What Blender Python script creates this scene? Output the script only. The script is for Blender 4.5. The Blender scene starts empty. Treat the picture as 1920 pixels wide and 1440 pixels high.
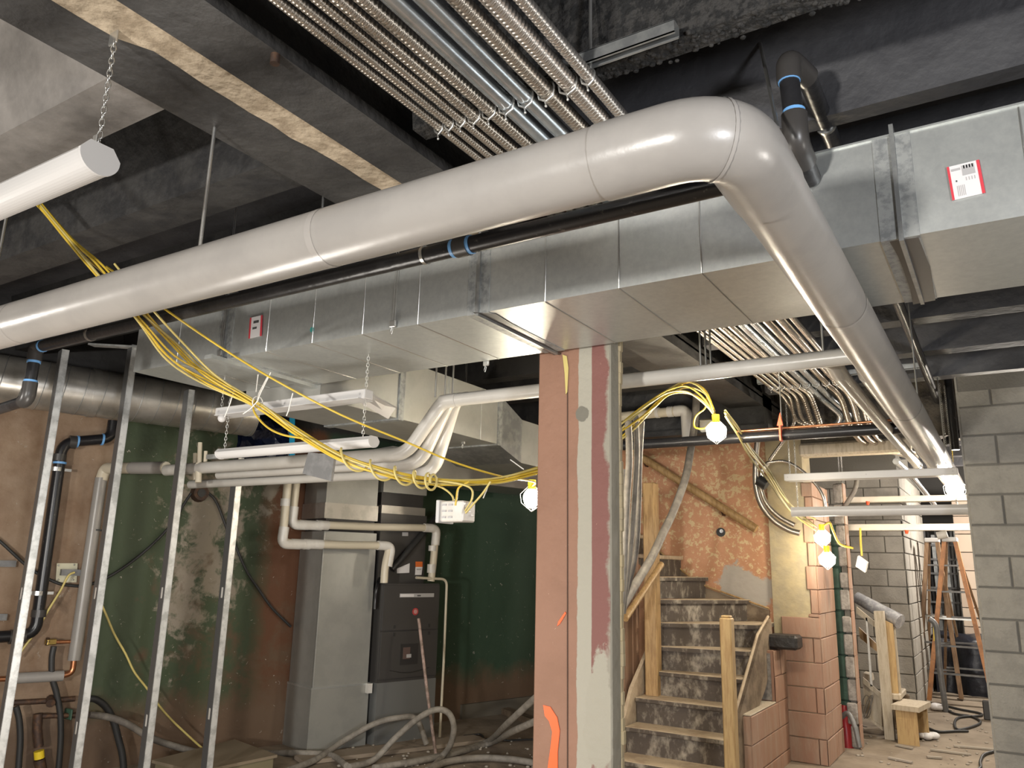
import bpy, math, random
import numpy as np
from mathutils import Vector, Matrix
random.seed(7)
C = bpy.context.scene.collection

# ------------------------------------------------------------ camera, world, lights
F = 1457.0; YAW, PIT, ROL = 0.564986, 0.228295, 0.024618
CAM = np.array([0.0, 0.0, 1.55])
_h = np.array([-math.sin(YAW)*math.cos(PIT), math.cos(YAW)*math.cos(PIT), math.sin(PIT)])
_r = np.array([math.cos(YAW), math.sin(YAW), 0.0]); _u = np.cross(_r, _h)
_c, _s = math.cos(ROL), math.sin(ROL); _r, _u = _c*_r+_s*_u, -_s*_r+_c*_u
cd = bpy.data.cameras.new('camera'); cam = bpy.data.objects.new('camera', cd); C.objects.link(cam)
cd.sensor_width = 36.0; cd.lens = 36.0*F/1920.0; cd.clip_start = .02; cd.clip_end = 100
mw = Matrix(((_r[0], _u[0], -_h[0], CAM[0]), (_r[1], _u[1], -_h[1], CAM[1]), (_r[2], _u[2], -_h[2], CAM[2]), (0, 0, 0, 1)))
cam.matrix_world = mw
bpy.context.scene.camera = cam
S = bpy.context.scene
S.view_settings.view_transform = 'Standard'; S.view_settings.look = 'None'
S.view_settings.gamma = 1; S.view_settings.use_curve_mapping = False; S.view_settings.exposure = 0.35
w = bpy.data.worlds.new('world'); S.world = w; w.use_nodes = True
w.node_tree.nodes['Background'].inputs[0].default_value = (.8, .85, 1, 1)
w.node_tree.nodes['Background'].inputs[1].default_value = .10

def lamp(name, typ, loc, power, color=(1, .93, .82), size=.1, rot=None, sy=None):
    l = bpy.data.lights.new(name, typ); l.energy = power; l.color = color
    if typ == 'AREA':
        l.shape = 'RECTANGLE'; l.size = size; l.size_y = sy or size
    else: l.shadow_soft_size = size
    o = bpy.data.objects.new(name, l); C.objects.link(o); o.location = loc
    if rot: o.rotation_euler = rot
    return o
# unseen lamps: key behind the camera, left bulb, then mostly added fills
def aim(o, t):
    d = Vector(t)-o.location; o.rotation_euler = d.to_track_quat('-Z', 'Y').to_euler()
aim(lamp('unseen_area_light', 'AREA', (-1.2, -2.6, 1.50), 165, (1, .96, .90), .30, sy=.2), (-1.8, 3, 2.3))
aim(lamp('unseen_area_light', 'AREA', (2.2, -.6, 1.5), 95, (.96, .97, 1), .5, sy=.5), (.2, 3.0, 3.0))  # added fill from the right, aimed up to lift the ceiling
lamp('bulb_or_fill_light', 'POINT', (-4.6, .6, 2.1), 34, (1, .95, .88), .05)
lamp('bulb_or_fill_light', 'POINT', (.9, 2.2, 1.9), 16, (1, .95, .88), .05)  # unseen point lamp right of the frame
lamp('bulb_or_fill_light', 'POINT', (-2.9, 1.6, .9), 68, (1, .94, .86), .3)  # added low fill without a bulb, brightens the furnace area
lamp('bulb_or_fill_light', 'POINT', (.7, 8.2, 2.3), 80, (1, .9, .78), .08)  # added fill for the passage, no bulb modelled here
lamp('bulb_or_fill_light', 'POINT', (-.45, 9.0, 2.6), 55, (1, .9, .78), .08)  # added fill above the strip lights, brightens the block wall corner
lamp('bulb_or_fill_light', 'POINT', (.3, 12.0, 2.4), 210, (1, .92, .82), .08)  # added fill deep in the passage, unseen source

def P(px, py, x=None, y=None, z=None):          # point of a known plane seen at a pixel of the photograph
    d = _h*F+_r*(px-960)-_u*(py-720)
    t = (x/d[0] if x is not None else y/d[1] if y is not None else (z-CAM[2])/d[2])
    return CAM+d*t
def PX(p, x): return [P(a, b, x=x) for a, b in p]
def PY(p, y): return [P(a, b, y=y) for a, b in p]
def PZ(p, z): return [P(a, b, z=z) for a, b in p]
# frame of the slanted left wall
WA = math.radians(16); WD = np.array([math.sin(WA), math.cos(WA), 0]); WN = np.array([math.cos(WA), -math.sin(WA), 0])
WO = np.array([-4.84, 6.556, 0.0])-.20*WN
def WP(px, py, n=0.0):
    d = _h*F+_r*(px-960)-_u*(py-720)
    t = (n-(CAM-WO)@WN)/(d@WN); return CAM+d*t
def W(s, n, z): q = WO+WD*s+WN*n; return np.array([q[0], q[1], z])
def WS(p): return float((np.array(p)-WO)@WD)

# ------------------------------------------------------------ materials
MATS = {}
def mat(name, col, rough=.6, metal=0., col2=None, ns=6., lo=.45, hi=.6, bump=0., bs=40., stretch=(1, 1, 1), emit=None, es=0, spec=.5, rvar=0.):
    if name in MATS: return MATS[name]
    m = bpy.data.materials.new(name); m.use_nodes = True; MATS[name] = m
    N = m.node_tree.nodes; L = m.node_tree.links; b = N['Principled BSDF']
    b.inputs['Base Color'].default_value = (*col, 1); b.inputs['Roughness'].default_value = rough
    b.inputs['Metallic'].default_value = metal; b.inputs['Specular IOR Level'].default_value = spec
    if emit:
        b.inputs['Emission Color'].default_value = (*emit, 1); b.inputs['Emission Strength'].default_value = es
    if col2 or bump or rvar:
        g = N.new('ShaderNodeNewGeometry'); mp = N.new('ShaderNodeVectorMath'); mp.operation = 'MULTIPLY'
        mp.inputs[1].default_value = stretch; L.new(g.outputs['Position'], mp.inputs[0])
    if col2:
        n = N.new('ShaderNodeTexNoise'); n.inputs['Scale'].default_value = ns; n.inputs['Detail'].default_value = 7; n.inputs['Roughness'].default_value = .65
        L.new(mp.outputs[0], n.inputs['Vector'])
        r = N.new('ShaderNodeMapRange'); r.inputs['From Min'].default_value = lo; r.inputs['From Max'].default_value = hi
        L.new(n.outputs['Fac'], r.inputs['Value'])
        x = N.new('ShaderNodeMix'); x.data_type = 'RGBA'; x.inputs[6].default_value = (*col, 1); x.inputs[7].default_value = (*col2, 1)
        L.new(r.outputs[0], x.inputs[0]); L.new(x.outputs[2], b.inputs['Base Color'])
    if rvar:
        n3 = N.new('ShaderNodeTexNoise'); n3.inputs['Scale'].default_value = 9; n3.inputs['Detail'].default_value = 5; L.new(mp.outputs[0], n3.inputs['Vector'])
        r3 = N.new('ShaderNodeMapRange'); r3.inputs['To Min'].default_value = rough-rvar; r3.inputs['To Max'].default_value = rough+rvar
        L.new(n3.outputs['Fac'], r3.inputs['Value']); L.new(r3.outputs[0], b.inputs['Roughness'])
    if bump:
        n2 = N.new('ShaderNodeTexNoise'); n2.inputs['Scale'].default_value = bs; n2.inputs['Detail'].default_value = 5
        L.new(mp.outputs[0], n2.inputs['Vector'])
        bp = N.new('ShaderNodeBump'); bp.inputs['Strength'].default_value = bump; bp.inputs['Distance'].default_value = .02
        L.new(n2.outputs['Fac'], bp.inputs['Height']); L.new(bp.outputs[0], b.inputs['Normal'])
    return m
def zoned(name, base, zones, rough=.75, bump=.4, bs=14.):
    """base colour with painted or worn zones; a zone is (kind, params, colour): 'line' (dir, offset, soft) or 'spot' (centre, radius) or 'fleck' (scale, lo, hi)"""
    m = bpy.data.materials.new(name); m.use_nodes = True; MATS[name] = m
    N = m.node_tree.nodes; L = m.node_tree.links; b = N['Principled BSDF']; b.inputs['Roughness'].default_value = rough
    g = N.new('ShaderNodeNewGeometry')
    n = N.new('ShaderNodeTexNoise'); n.inputs['Scale'].default_value = 3.2; n.inputs['Detail'].default_value = 9; n.inputs['Roughness'].default_value = .68
    L.new(g.outputs['Position'], n.inputs['Vector'])
    def mixc(a, bcol, fac):
        x = N.new('ShaderNodeMix'); x.data_type = 'RGBA'
        if hasattr(a, 'name'): L.new(a, x.inputs[6])
        else: x.inputs[6].default_value = (*a, 1)
        x.inputs[7].default_value = (*bcol, 1); L.new(fac, x.inputs[0]); return x.outputs[2]
    def rng(v, a, c):
        r = N.new('ShaderNodeMapRange'); r.inputs['From Min'].default_value = a; r.inputs['From Max'].default_value = c; L.new(v, r.inputs['Value']); return r.outputs[0]
    def math_(op, a, c):
        q = N.new('ShaderNodeMath'); q.operation = op
        for i, k in enumerate((a, c)):
            if isinstance(k, (int, float)): q.inputs[i].default_value = k
            else: L.new(k, q.inputs[i])
        return q.outputs[0]
    cur = mixc(base[0], base[1], rng(n.outputs['Fac'], .4, .66))
    for k, p, col in zones:
        if k == 'line':
            d = N.new('ShaderNodeVectorMath'); d.operation = 'DOT_PRODUCT'; d.inputs[1].default_value = p[0]; L.new(g.outputs['Position'], d.inputs[0])
            v = math_('ADD', d.outputs['Value'], math_('MULTIPLY', n.outputs['Fac'], p[3] if len(p) > 3 else .15))
            f = rng(v, p[1], p[1]+p[2])
        elif k == 'spot':
            d = N.new('ShaderNodeVectorMath'); d.operation = 'SUBTRACT'; d.inputs[1].default_value = p[0]; L.new(g.outputs['Position'], d.inputs[0])
            sc = N.new('ShaderNodeVectorMath'); sc.operation = 'MULTIPLY'; sc.inputs[1].default_value = p[2]; L.new(d.outputs[0], sc.inputs[0])
            le = N.new('ShaderNodeVectorMath'); le.operation = 'LENGTH'; L.new(sc.outputs[0], le.inputs[0])
            v = math_('ADD', le.outputs['Value'], math_('MULTIPLY', math_('SUBTRACT', n.outputs['Fac'], .5), p[1]*2.6))
            f = math_('SUBTRACT', 1.0, rng(v, p[1]*.93, p[1]*1.07))
        elif k == 'fspot':
            n2 = N.new('ShaderNodeTexNoise'); n2.inputs['Scale'].default_value = p[3]; n2.inputs['Detail'].default_value = 9; n2.inputs['Roughness'].default_value = .66; n2.inputs['Distortion'].default_value = .3
            L.new(g.outputs['Position'], n2.inputs['Vector'])
            d = N.new('ShaderNodeVectorMath'); d.operation = 'SUBTRACT'; d.inputs[1].default_value = p[0]; L.new(g.outputs['Position'], d.inputs[0])
            sc = N.new('ShaderNodeVectorMath'); sc.operation = 'MULTIPLY'; sc.inputs[1].default_value = p[2]; L.new(d.outputs[0], sc.inputs[0])
            le = N.new('ShaderNodeVectorMath'); le.operation = 'LENGTH'; L.new(sc.outputs[0], le.inputs[0])
            v = math_('SUBTRACT', n2.outputs['Fac'], math_('MULTIPLY', le.outputs['Value'], p[4]))
            f = rng(v, p[1], p[1]+p[5])
        elif k == 'fleck':
            n2 = N.new('ShaderNodeTexNoise'); n2.inputs['Scale'].default_value = p[0]; n2.inputs['Detail'].default_value = 6; n2.inputs['Distortion'].default_value = 1.2
            L.new(g.outputs['Position'], n2.inputs['Vector']); f = rng(n2.outputs['Fac'], p[1], p[2])
        cur = mixc(cur, col, f)
    L.new(cur, b.inputs['Base Color'])
    n4 = N.new('ShaderNodeTexNoise'); n4.inputs['Scale'].default_value = bs; n4.inputs['Detail'].default_value = 8; L.new(g.outputs['Position'], n4.inputs['Vector'])
    bp = N.new('ShaderNodeBump'); bp.inputs['Strength'].default_value = bump; bp.inputs['Distance'].default_value = .03
    L.new(n4.outputs['Fac'], bp.inputs['Height']); L.new(bp.outputs[0], b.inputs['Normal'])
    return m
white_jacket = mat('white_jacket', (.31, .293, .273), .30, col2=(.28, .265, .248), ns=3, bump=.10, bs=9, spec=.55)
lit_jacket = mat('lit_jacket', (.52, .50, .46), .30, col2=(.47, .45, .41), ns=3, bump=.10, bs=9, spec=.55)  # jacket material repeated lighter: stronger light on the trio put into colour
jacket_tape = mat('jacket_tape', (.32, .302, .283), .25)
white_pvc = mat('white_pvc', (.66, .64, .60), .32, col2=(.58, .55, .50), ns=5)
cream_pvc = mat('cream_pvc', (.60, .54, .42), .35)
black_pipe = mat('black_pipe', (.018, .018, .02), .33, col2=(.05, .05, .052), ns=7, lo=.5, hi=.75, bump=.1)
black_iron = mat('black_iron', (.012, .012, .014), .3, col2=(.10, .09, .08), ns=60, lo=.62, hi=.7)
pipe_blue = mat('pipe_blue', (.16, .38, .72), .4)
fitting_black = mat('fitting_black', (.045, .042, .04), .35)
galv = mat('galvanized_sheet', (.60, .62, .60), .40, .72, col2=(.53, .55, .54), ns=45, lo=.35, hi=.65, rvar=.05)
galv_dull = mat('galvanized_dull', (.32, .33, .33), .42, .75, col2=(.42, .43, .42), ns=14, rvar=.1)
spiral_m = mat('spiral_sheet', (.50, .48, .44), .33, .72, col2=(.42, .40, .365), ns=9, rvar=.08)
seam_m = mat('duct_sealant', (.34, .35, .34), .5, .3, col2=(.22, .23, .23), ns=30)
flex_m = mat('flex_armour', (.50, .46, .41), .28, .92)
flex_light = mat('flex_armour_pale', (.64, .60, .56), .27, .9)
emt_m = mat('steel_conduit', (.56, .60, .63), .27, .88, col2=(.47, .51, .54), ns=18)
zinc = mat('zinc_plated', (.60, .60, .58), .3, .9)
stud_m = mat('steel_stud', (.66, .67, .66), .38, .6, col2=(.45, .46, .45), ns=12)
dark_ceil = mat('black_painted_concrete', (.040, .040, .044), .6, col2=(.056, .056, .060), ns=3, bump=.35, bs=18)
dark_ceil2 = mat('dark_concrete', (.032, .031, .030), .6, col2=(.015, .015, .016), ns=5, bump=.5, bs=14)
rough_conc = mat('crumbling_concrete', (.035, .033, .031), .9, col2=(.010, .010, .010), ns=30, lo=.45, hi=.55, bump=1, bs=45)
pale_ceil = mat('sooty_concrete', (.27, .25, .23), .8, col2=(.13, .12, .11), ns=2.2, lo=.38, hi=.66, bump=.3, bs=12)
beam_m = mat('dark_beam_paint', (.045, .043, .041), .55, col2=(.022, .021, .021), ns=4, lo=.4, hi=.65, bump=.4, bs=16)
beam_strip = mat('exposed_screed', (.44, .36, .26), .85, col2=(.28, .22, .15), ns=9, bump=.5, bs=30)
wood_new = mat('new_timber', (.52, .36, .17), .55, col2=(.42, .27, .12), ns=9, stretch=(6, 6, .6), bump=.15)
wood_oak = mat('varnished_oak', (.42, .27, .12), .45, col2=(.30, .18, .075), ns=8, stretch=(5, 5, .6), bump=.15)
wood_pale = mat('pale_dusty_timber', (.52, .45, .35), .7, col2=(.42, .35, .26), ns=10, stretch=(5, 5, .7), bump=.15)
wood_brown = mat('brown_stained_wood', (.20, .115, .06), .6, col2=(.28, .18, .10), ns=9, stretch=(6, 6, .5))
wood_old = mat('old_dusty_wood', (.22, .165, .11), .8, col2=(.12, .085, .055), ns=6, bump=.2)
tread_m = mat('dusty_tread', (.50, .40, .28), .85, col2=(.38, .29, .20), ns=7, bump=.2)
riser_m = mat('scuffed_riser', (.075, .058, .045), .75, col2=(.30, .26, .205), ns=12, lo=.50, hi=.68, bump=.25, stretch=(1, 1, .6))
block_grey = mat('grey_block', (.28, .262, .225), .85, col2=(.235, .22, .19), ns=7, bump=.35, bs=60)
block_grey2 = mat('grey_block_pale', (.36, .335, .295), .85, col2=(.31, .29, .255), ns=6, bump=.35, bs=60)
mortar = mat('grey_mortar', (.15, .14, .12), .9, bump=.4, bs=50)
mortar_pale = mat('pale_mortar', (.50, .47, .42), .9)
block_pink = mat('pink_painted_block', (.34, .195, .13), .72, col2=(.37, .275, .20), ns=9, bump=.2, bs=40, lo=.46, hi=.74, stretch=(1.3, 1.3, .25))
block_end = mat('bare_block_end', (.34, .31, .28), .9, col2=(.22, .20, .18), ns=15, bump=.6, bs=30)
mortar_pink = mat('pink_mortar', (.36, .205, .14), .85)
plaster_y = mat('yellowed_plaster', (.42, .34, .20), .8, col2=(.30, .255, .175), ns=4, lo=.4, hi=.65, bump=.3, bs=20)
green_m = mat('green_painted_block', (.045, .10, .065), .6, col2=(.035, .075, .05), ns=5, bump=.2)
rubber = mat('grey_rubber_hose', (.13, .115, .10), .6, col2=(.20, .18, .155), ns=12, bump=.1)
rubber_dark = mat('dark_rubber', (.025, .025, .025), .5)
hose_pale = mat('dusty_hose', (.27, .245, .21), .7, col2=(.19, .17, .145), ns=14)
copper = mat('copper', (.55, .24, .12), .3, .9)
brass = mat('brass', (.5, .36, .12), .35, .9)
iron = mat('rusty_iron', (.07, .045, .035), .6, .5, col2=(.13, .07, .04), ns=25)
yellow_m = mat('yellow_cable', (.60, .42, .045), .4)
yellow_pale = mat('pale_yellow_cable', (.56, .46, .16), .45)
tie_m = mat('white_nylon', (.72, .70, .65), .45)
fix_white = mat('white_enamel', (.52, .51, .50), .35)
fix_cream = mat('cream_enamel', (.68, .61, .52), .4)
steel_plate = mat('steel_plate', (.15, .15, .15), .5, .4, col2=(.20, .20, .20), ns=15)
furn_dark = mat('furnace_enamel', (.085, .080, .076), .38, .35)
furn_trim = mat('furnace_trim', (.035, .033, .032), .4)
duct_side = mat('plenum_sheet', (.42, .42, .39), .45, .55, col2=(.38, .38, .355), ns=5, rvar=.06)
white_paper = mat('white_paper', (.72, .70, .70), .6)
ink = mat('printing_ink', (.08, .08, .08), .6)
grey_ink = mat('grey_print', (.42, .41, .41), .6)
red_m = mat('red_tape', (.62, .05, .07), .5)
red_tag = mat('red_tag', (.75, .09, .03), .5)
orange_spray = mat('orange_spray_paint', (.95, .12, .02), .5)
orange_label = mat('orange_label', (.65, .15, .03), .5)
tarp_blue = mat('blue_black_film', (.006, .010, .028), .25, bump=.8, bs=11)
cyan_tape = mat('cyan_tape', (.02, .33, .55), .4)
tarp_black = mat('black_tarp', (.012, .014, .022), .4, bump=.9, bs=6)
plastic_grey = mat('clear_grey_film', (.28, .28, .30), .2, col2=(.42, .42, .43), ns=20)
bulb_m = mat('lit_bulb', (1, 1, 1), .4, emit=(1, .93, .78), es=32)
yellow_plastic = mat('yellow_plastic', (.75, .55, .03), .4)
blue_tape_m = mat('teal_mark', (.05, .35, .32), .6)
floor_m = mat('dusty_floor', (.30, .245, .185), .9, col2=(.19, .15, .11), ns=2.6, lo=.36, hi=.66, bump=.35, bs=16)
junk_m = mat('plaster_scrap', (.36, .32, .27), .9)
ext_red = mat('red_metal', (.28, .015, .02), .35)

s_green = WS(WP(188, 1000)); s_rust0 = WS(WP(478, 1150)); s_rust1 = WS(WP(560, 1150))
def T3(v): return (float(v[0]), float(v[1]), float(v[2]))
wall_left_m = zoned('green_and_tan_wall', ((.27, .19, .125), (.19, .115, .065)), [
    ('line', (T3(WD), float(WO@WD)+s_green+.06, .03, .10), (.045, .064, .030)),
    ('line', (T3(WD), float(WO@WD)+s_rust0+.10, .16, .30), (.10, .038, .014)),
    ('line', (T3(WD), float(WO@WD)+s_rust1+.22, .10, .2), (.030, .060, .034)),
    ('fspot', (T3(WP(390, 1010)), .34, (1.5, 1.5, .7), 5, .34, .10), (.23, .195, .145)),
    ('fspot', (T3(WP(335, 1110)), .38, (2.4, 2.4, .6), 7, .4, .10), (.27, .23, .18)),
    ('fspot', (T3(WP(420, 905)), .36, (1.4, 1.4, 1.6), 6, .36, .10), (.24, .20, .15)),
    ('fspot', (T3(WP(505, 900)), .36, (3, 3, .9), 7, .4, .10), (.20, .17, .13)), ('fspot', (T3(WP(430, 1250)), .46, (1, 1, .8), 3, .12, .14), (.10, .060, .032)),
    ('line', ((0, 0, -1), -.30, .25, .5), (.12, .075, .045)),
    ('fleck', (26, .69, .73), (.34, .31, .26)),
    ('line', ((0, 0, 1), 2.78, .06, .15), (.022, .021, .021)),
], rough=.62, bump=.3, bs=9)
orange_wall_m = zoned('flaking_orange_wall', ((.52, .265, .145), (.46, .225, .115)), [
    ('fspot', (T3(P(1345, 925, y=7.3)), .50, (1, 1, 1), 22, .09, .03), (.60, .45, .25)),
    ('fspot', (T3(P(1250, 860, y=7.3)), .615, (1, 1, 1), 30, .05, .03), (.62, .47, .28)),
    ('fspot', (T3(P(1310, 1060, y=7.3)), .65, (1, 1, 1), 34, .03, .02), (.70, .58, .42)),
    ('fleck', (50, .66, .69), (.66, .52, .36)),
    ('spot', (T3(P(1395, 1105, y=7.3)), .24, (.8, 1, 1.3)), (.40, .36, .31)),
], rough=.7, bump=.25, bs=12)

# ------------------------------------------------------------ mesh helpers
class M:
    def __init__(s): s.v = []; s.f = []; s.sm = []
    def add(s, vs, fs, smooth=False):
        b = len(s.v); s.v += [tuple(map(float, q)) for q in vs]; s.f += [tuple(b+i for i in f) for f in fs]; s.sm += [smooth]*len(fs); return s
    def box(s, a, b):
        x0, x1 = sorted((a[0], b[0])); y0, y1 = sorted((a[1], b[1])); z0, z1 = sorted((a[2], b[2]))
        return s.add([(x0, y0, z0), (x1, y0, z0), (x1, y1, z0), (x0, y1, z0), (x0, y0, z1), (x1, y0, z1), (x1, y1, z1), (x0, y1, z1)],
                     [(0, 3, 2, 1), (4, 5, 6, 7), (0, 1, 5, 4), (1, 2, 6, 5), (2, 3, 7, 6), (3, 0, 4, 7)])
    def cbox(s, a, b, c=.01):      # box with chamfered edges
        lo = np.minimum(a, b); hi = np.maximum(a, b); c = min(c, *(0.45*(hi-lo)))
        vs = []; idx = {}
        for i in (0, 1):
            for j in (0, 1):
                for k in (0, 1):
                    p = np.array([(lo, hi)[i][0], (lo, hi)[j][1], (lo, hi)[k][2]]); g = np.array([1-2*i, 1-2*j, 1-2*k])*c
                    for ax in range(3):
                        q = p+g; q[ax] = p[ax]; idx[(i, j, k, ax)] = len(vs); vs.append(q)
        fs = []
        for ax in range(3):
            o1, o2 = [t for t in range(3) if t != ax]
            for e in (0, 1):
                key = lambda a_, b_: tuple({ax: e, o1: a_, o2: b_}[t] for t in range(3))+(ax,)
                q = [idx[key(0, 0)], idx[key(1, 0)], idx[key(1, 1)], idx[key(0, 1)]]
                fs.append(tuple(q))
        for ax in range(3):
            o1, o2 = [t for t in range(3) if t != ax]
            for a_ in (0, 1):
                for b_ in (0, 1):
                    k0 = tuple({ax: 0, o1: a_, o2: b_}[t] for t in range(3)); k1 = tuple({ax: 1, o1: a_, o2: b_}[t] for t in range(3))
                    fs.append((idx[k0+(o1,)], idx[k1+(o1,)], idx[k1+(o2,)], idx[k0+(o2,)]))
        for i in (0, 1):
            for j in (0, 1):
                for k in (0, 1): fs.append((idx[(i, j, k, 0)], idx[(i, j, k, 1)], idx[(i, j, k, 2)]))
        return s.add(vs, fs)
    def hexa(s, p):                # 8 points, bottom four then top four
        return s.add(p, [(0, 3, 2, 1), (4, 5, 6, 7), (0, 1, 5, 4), (1, 2, 6, 5), (2, 3, 7, 6), (3, 0, 4, 7)])
    def wbox(s, s0, s1, n0, n1, z0, z1):   # box in the left wall's frame
        return s.hexa([W(s0, n0, z0), W(s0, n1, z0), W(s1, n1, z0), W(s1, n0, z0), W(s0, n0, z1), W(s0, n1, z1), W(s1, n1, z1), W(s1, n0, z1)])
    def bar(s, a, b, wd, ht, up=(0, 0, 1)):
        a = Vector(a); b = Vector(b); d = (b-a).normalized(); u = Vector(up); sd = d.cross(u)
        if sd.length < 1e-4: sd = d.cross(Vector((0, 1, 0)))
        sd.normalize(); u = sd.cross(d).normalized(); sd = sd*wd/2; u = u*ht/2
        return s.hexa([a-sd-u, a+sd-u, b+sd-u, b-sd-u, a-sd+u, a+sd+u, b+sd+u, b-sd+u])
    def slab(s, poly, off):        # polygon extruded by a vector
        n = len(poly); p = [np.array(q, float) for q in poly]; o = np.array(off, float)
        return s.add(p+[q+o for q in p], [tuple(range(n))[::-1], tuple(range(n, 2*n))]+[(i, (i+1) % n, n+(i+1) % n, n+i) for i in range(n)])
    def tube(s, pts, r, n=12, caps=True, radii=None):
        pts = [Vector(tuple(map(float, p))) for p in pts]
        t = []
        for i in range(len(pts)):
            d = (pts[min(i+1, len(pts)-1)]-pts[max(i-1, 0)]); t.append(d.normalized() if d.length > 1e-9 else Vector((0, 0, 1)))
        u = t[0].orthogonal().normalized(); vs = []; fs = []
        for i, p in enumerate(pts):
            u = (u-t[i]*u.dot(t[i]))
            if u.length < 1e-6: u = t[i].orthogonal()
            u.normalize(); w_ = t[i].cross(u); rr = radii[i] if radii else r
            for k in range(n):
                a = 2*math.pi*k/n; vs.append(p+(u*math.cos(a)+w_*math.sin(a))*rr)
        for i in range(len(pts)-1):
            for k in range(n):
                a = i*n+k; b = i*n+(k+1) % n; fs.append((a, b, b+n, a+n))
        s.add(vs, fs, True)
        if caps:
            s.add(vs[:n], [tuple(range(n))[::-1]]); s.add(vs[-n:], [tuple(range(n))])
        return s
    def ball(s, c, r, n=12, m=8, sc=(1, 1, 1)):
        vs = []; fs = []
        for i in range(m+1):
            a = math.pi*i/m
            for k in range(n):
                b = 2*math.pi*k/n; vs.append((c[0]+r*sc[0]*math.sin(a)*math.cos(b), c[1]+r*sc[1]*math.sin(a)*math.sin(b), c[2]+r*sc[2]*math.cos(a)))
        for i in range(m):
            for k in range(n): fs.append((i*n+k, (i+1)*n+k, (i+1)*n+(k+1) % n, i*n+(k+1) % n))
        return s.add(vs, fs, True)
    def build(s, name, material, parent=None):
        me = bpy.data.meshes.new(name); off = Vector(parent['_w']) if parent is not None and '_w' in parent else Vector((0, 0, 0))
        loc = Vector((0, 0, 0))
        if parent is None or parent.get('_mesh'):
            pass
        if parent is None:
            a = np.array(s.v); lo = a.min(0); hi = a.max(0); loc = Vector(((lo[0]+hi[0])/2, (lo[1]+hi[1])/2, lo[2])); off = loc
        me.from_pydata([(x-off[0], y-off[1], z-off[2]) for x, y, z in s.v], [], s.f)
        me.polygons.foreach_set('use_smooth', s.sm); me.update()
        me.materials.append(material)
        o = bpy.data.objects.new(name, me); C.objects.link(o); o.location = loc
        o['_w'] = [float(q) for q in off]
        if parent is not None: o.parent = parent
        return o
def fil(pts, rad, n=6):            # polyline with rounded corners
    pts = [Vector(tuple(map(float, p))) for p in pts]; out = [pts[0]]
    for i in range(1, len(pts)-1):
        a, b, c = pts[i-1], pts[i], pts[i+1]; u = (a-b); v = (c-b); r = min(rad, u.length*.48, v.length*.48)
        p0 = b+u.normalized()*r; p1 = b+v.normalized()*r
        for k in range(n+1):
            t = k/n; out.append(p0*(1-t)**2+b*2*t*(1-t)+p1*t*t)
    out.append(pts[-1]); return out
def spl(pts, n=8):                 # Catmull-Rom
    pts = [np.array(p, float) for p in pts]; q = [2*pts[0]-pts[1]]+pts+[2*pts[-1]-pts[-2]]; out = []
    for i in range(1, len(q)-2):
        for k in range(n):
            t = k/n; out.append(.5*((2*q[i])+(-q[i-1]+q[i+1])*t+(2*q[i-1]-5*q[i]+4*q[i+1]-q[i+2])*t*t+(-q[i-1]+3*q[i]-3*q[i+1]+q[i+2])*t**3))
    out.append(pts[-1]); return out
def thing(name, label, cat, loc=(0, 0, 0), group=None):
    o = bpy.data.objects.new(name, None); C.objects.link(o); o.location = tuple(map(float, loc)); o['label'] = label; o['category'] = cat
    o['_w'] = [float(q) for q in loc]; o.empty_display_size = .1
    if group: o['group'] = group
    return o
def tag(o, label, cat, group=None, kind=None):
    o['label'] = label; o['category'] = cat
    if group: o['group'] = group
    if kind: o['kind'] = kind
    return o
def struct(o, label=None):
    o['kind'] = 'structure'
    if label: o['label'] = label
    return o
def ring(m, c, axis, r, t=.01, n=16, wd=.012):   # band round a pipe
    c = Vector(tuple(map(float, c))); a = Vector(axis).normalized(); m.tube([c-a*wd/2, c+a*wd/2], r+t, n); return m

# ------------------------------------------------------------ floor, ceiling, walls
ZS = 3.42      # underside of the slab
ZJ = 3.02      # underside of joists
struct(M().box((-8, -5, -.2), (4, 17, 0)).build('floor', floor_m), 'dusty concrete floor')
ceil = struct(M().box((-8, -5, ZS), (4, 17, ZS+.2)).build('ceiling', dark_ceil), 'black painted concrete slab ceiling')
def joist(y0, y1, x0, x1, m, taper=.06, zb=ZJ):
    b = M(); b.slab([(x0, y0, zb), (x0, y1, zb), (x0, y1+taper, ZS), (x0, y0-taper, ZS)], (x1-x0, 0, 0)); return b.build('joist', m, ceil)
yB = float(P(1700, 178, z=ZJ)[1]); yB2 = float(P(1700, 202, z=ZJ)[1])
yA = float(P(1400, 36, z=ZJ)[1]); yA2 = float(P(1400, 62, z=ZJ)[1])
joist(yB, yB2, -1.62, 2.5, dark_ceil, .05)
joist(yA-.02, yA2, -1.62, 2.5, rough_conc, .05)
joist(.95, 1.1, -1.62, 2.5, dark_ceil)
for y in (3.35, 4.15, 4.95, 5.75, 6.55): joist(y, y+.14, -1.62, 2.5, dark_ceil, .05)
for y in (8.2, 9.2, 10.2, 11.2, 12.2): joist(y, y+.15, -1.62, 2.5, dark_ceil, .05)
# left bays
yC0 = float(P(120, 238, z=ZJ)[1]); yC1 = float(P(250, 232, z=ZJ)[1])
joist(yC1-.20, yC1, -6.2, -2.24, pale_ceil, .12)
yD = float(P(400, 385, z=ZJ)[1])
joist(yD-.13, yD+.06, -6.2, -2.24, dark_ceil2, .10)
for y in (2.75, 3.5, 4.3, 5.1, 5.9, 6.7): joist(y, y+.15, -6.2, -2.24, dark_ceil2, .08)
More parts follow.
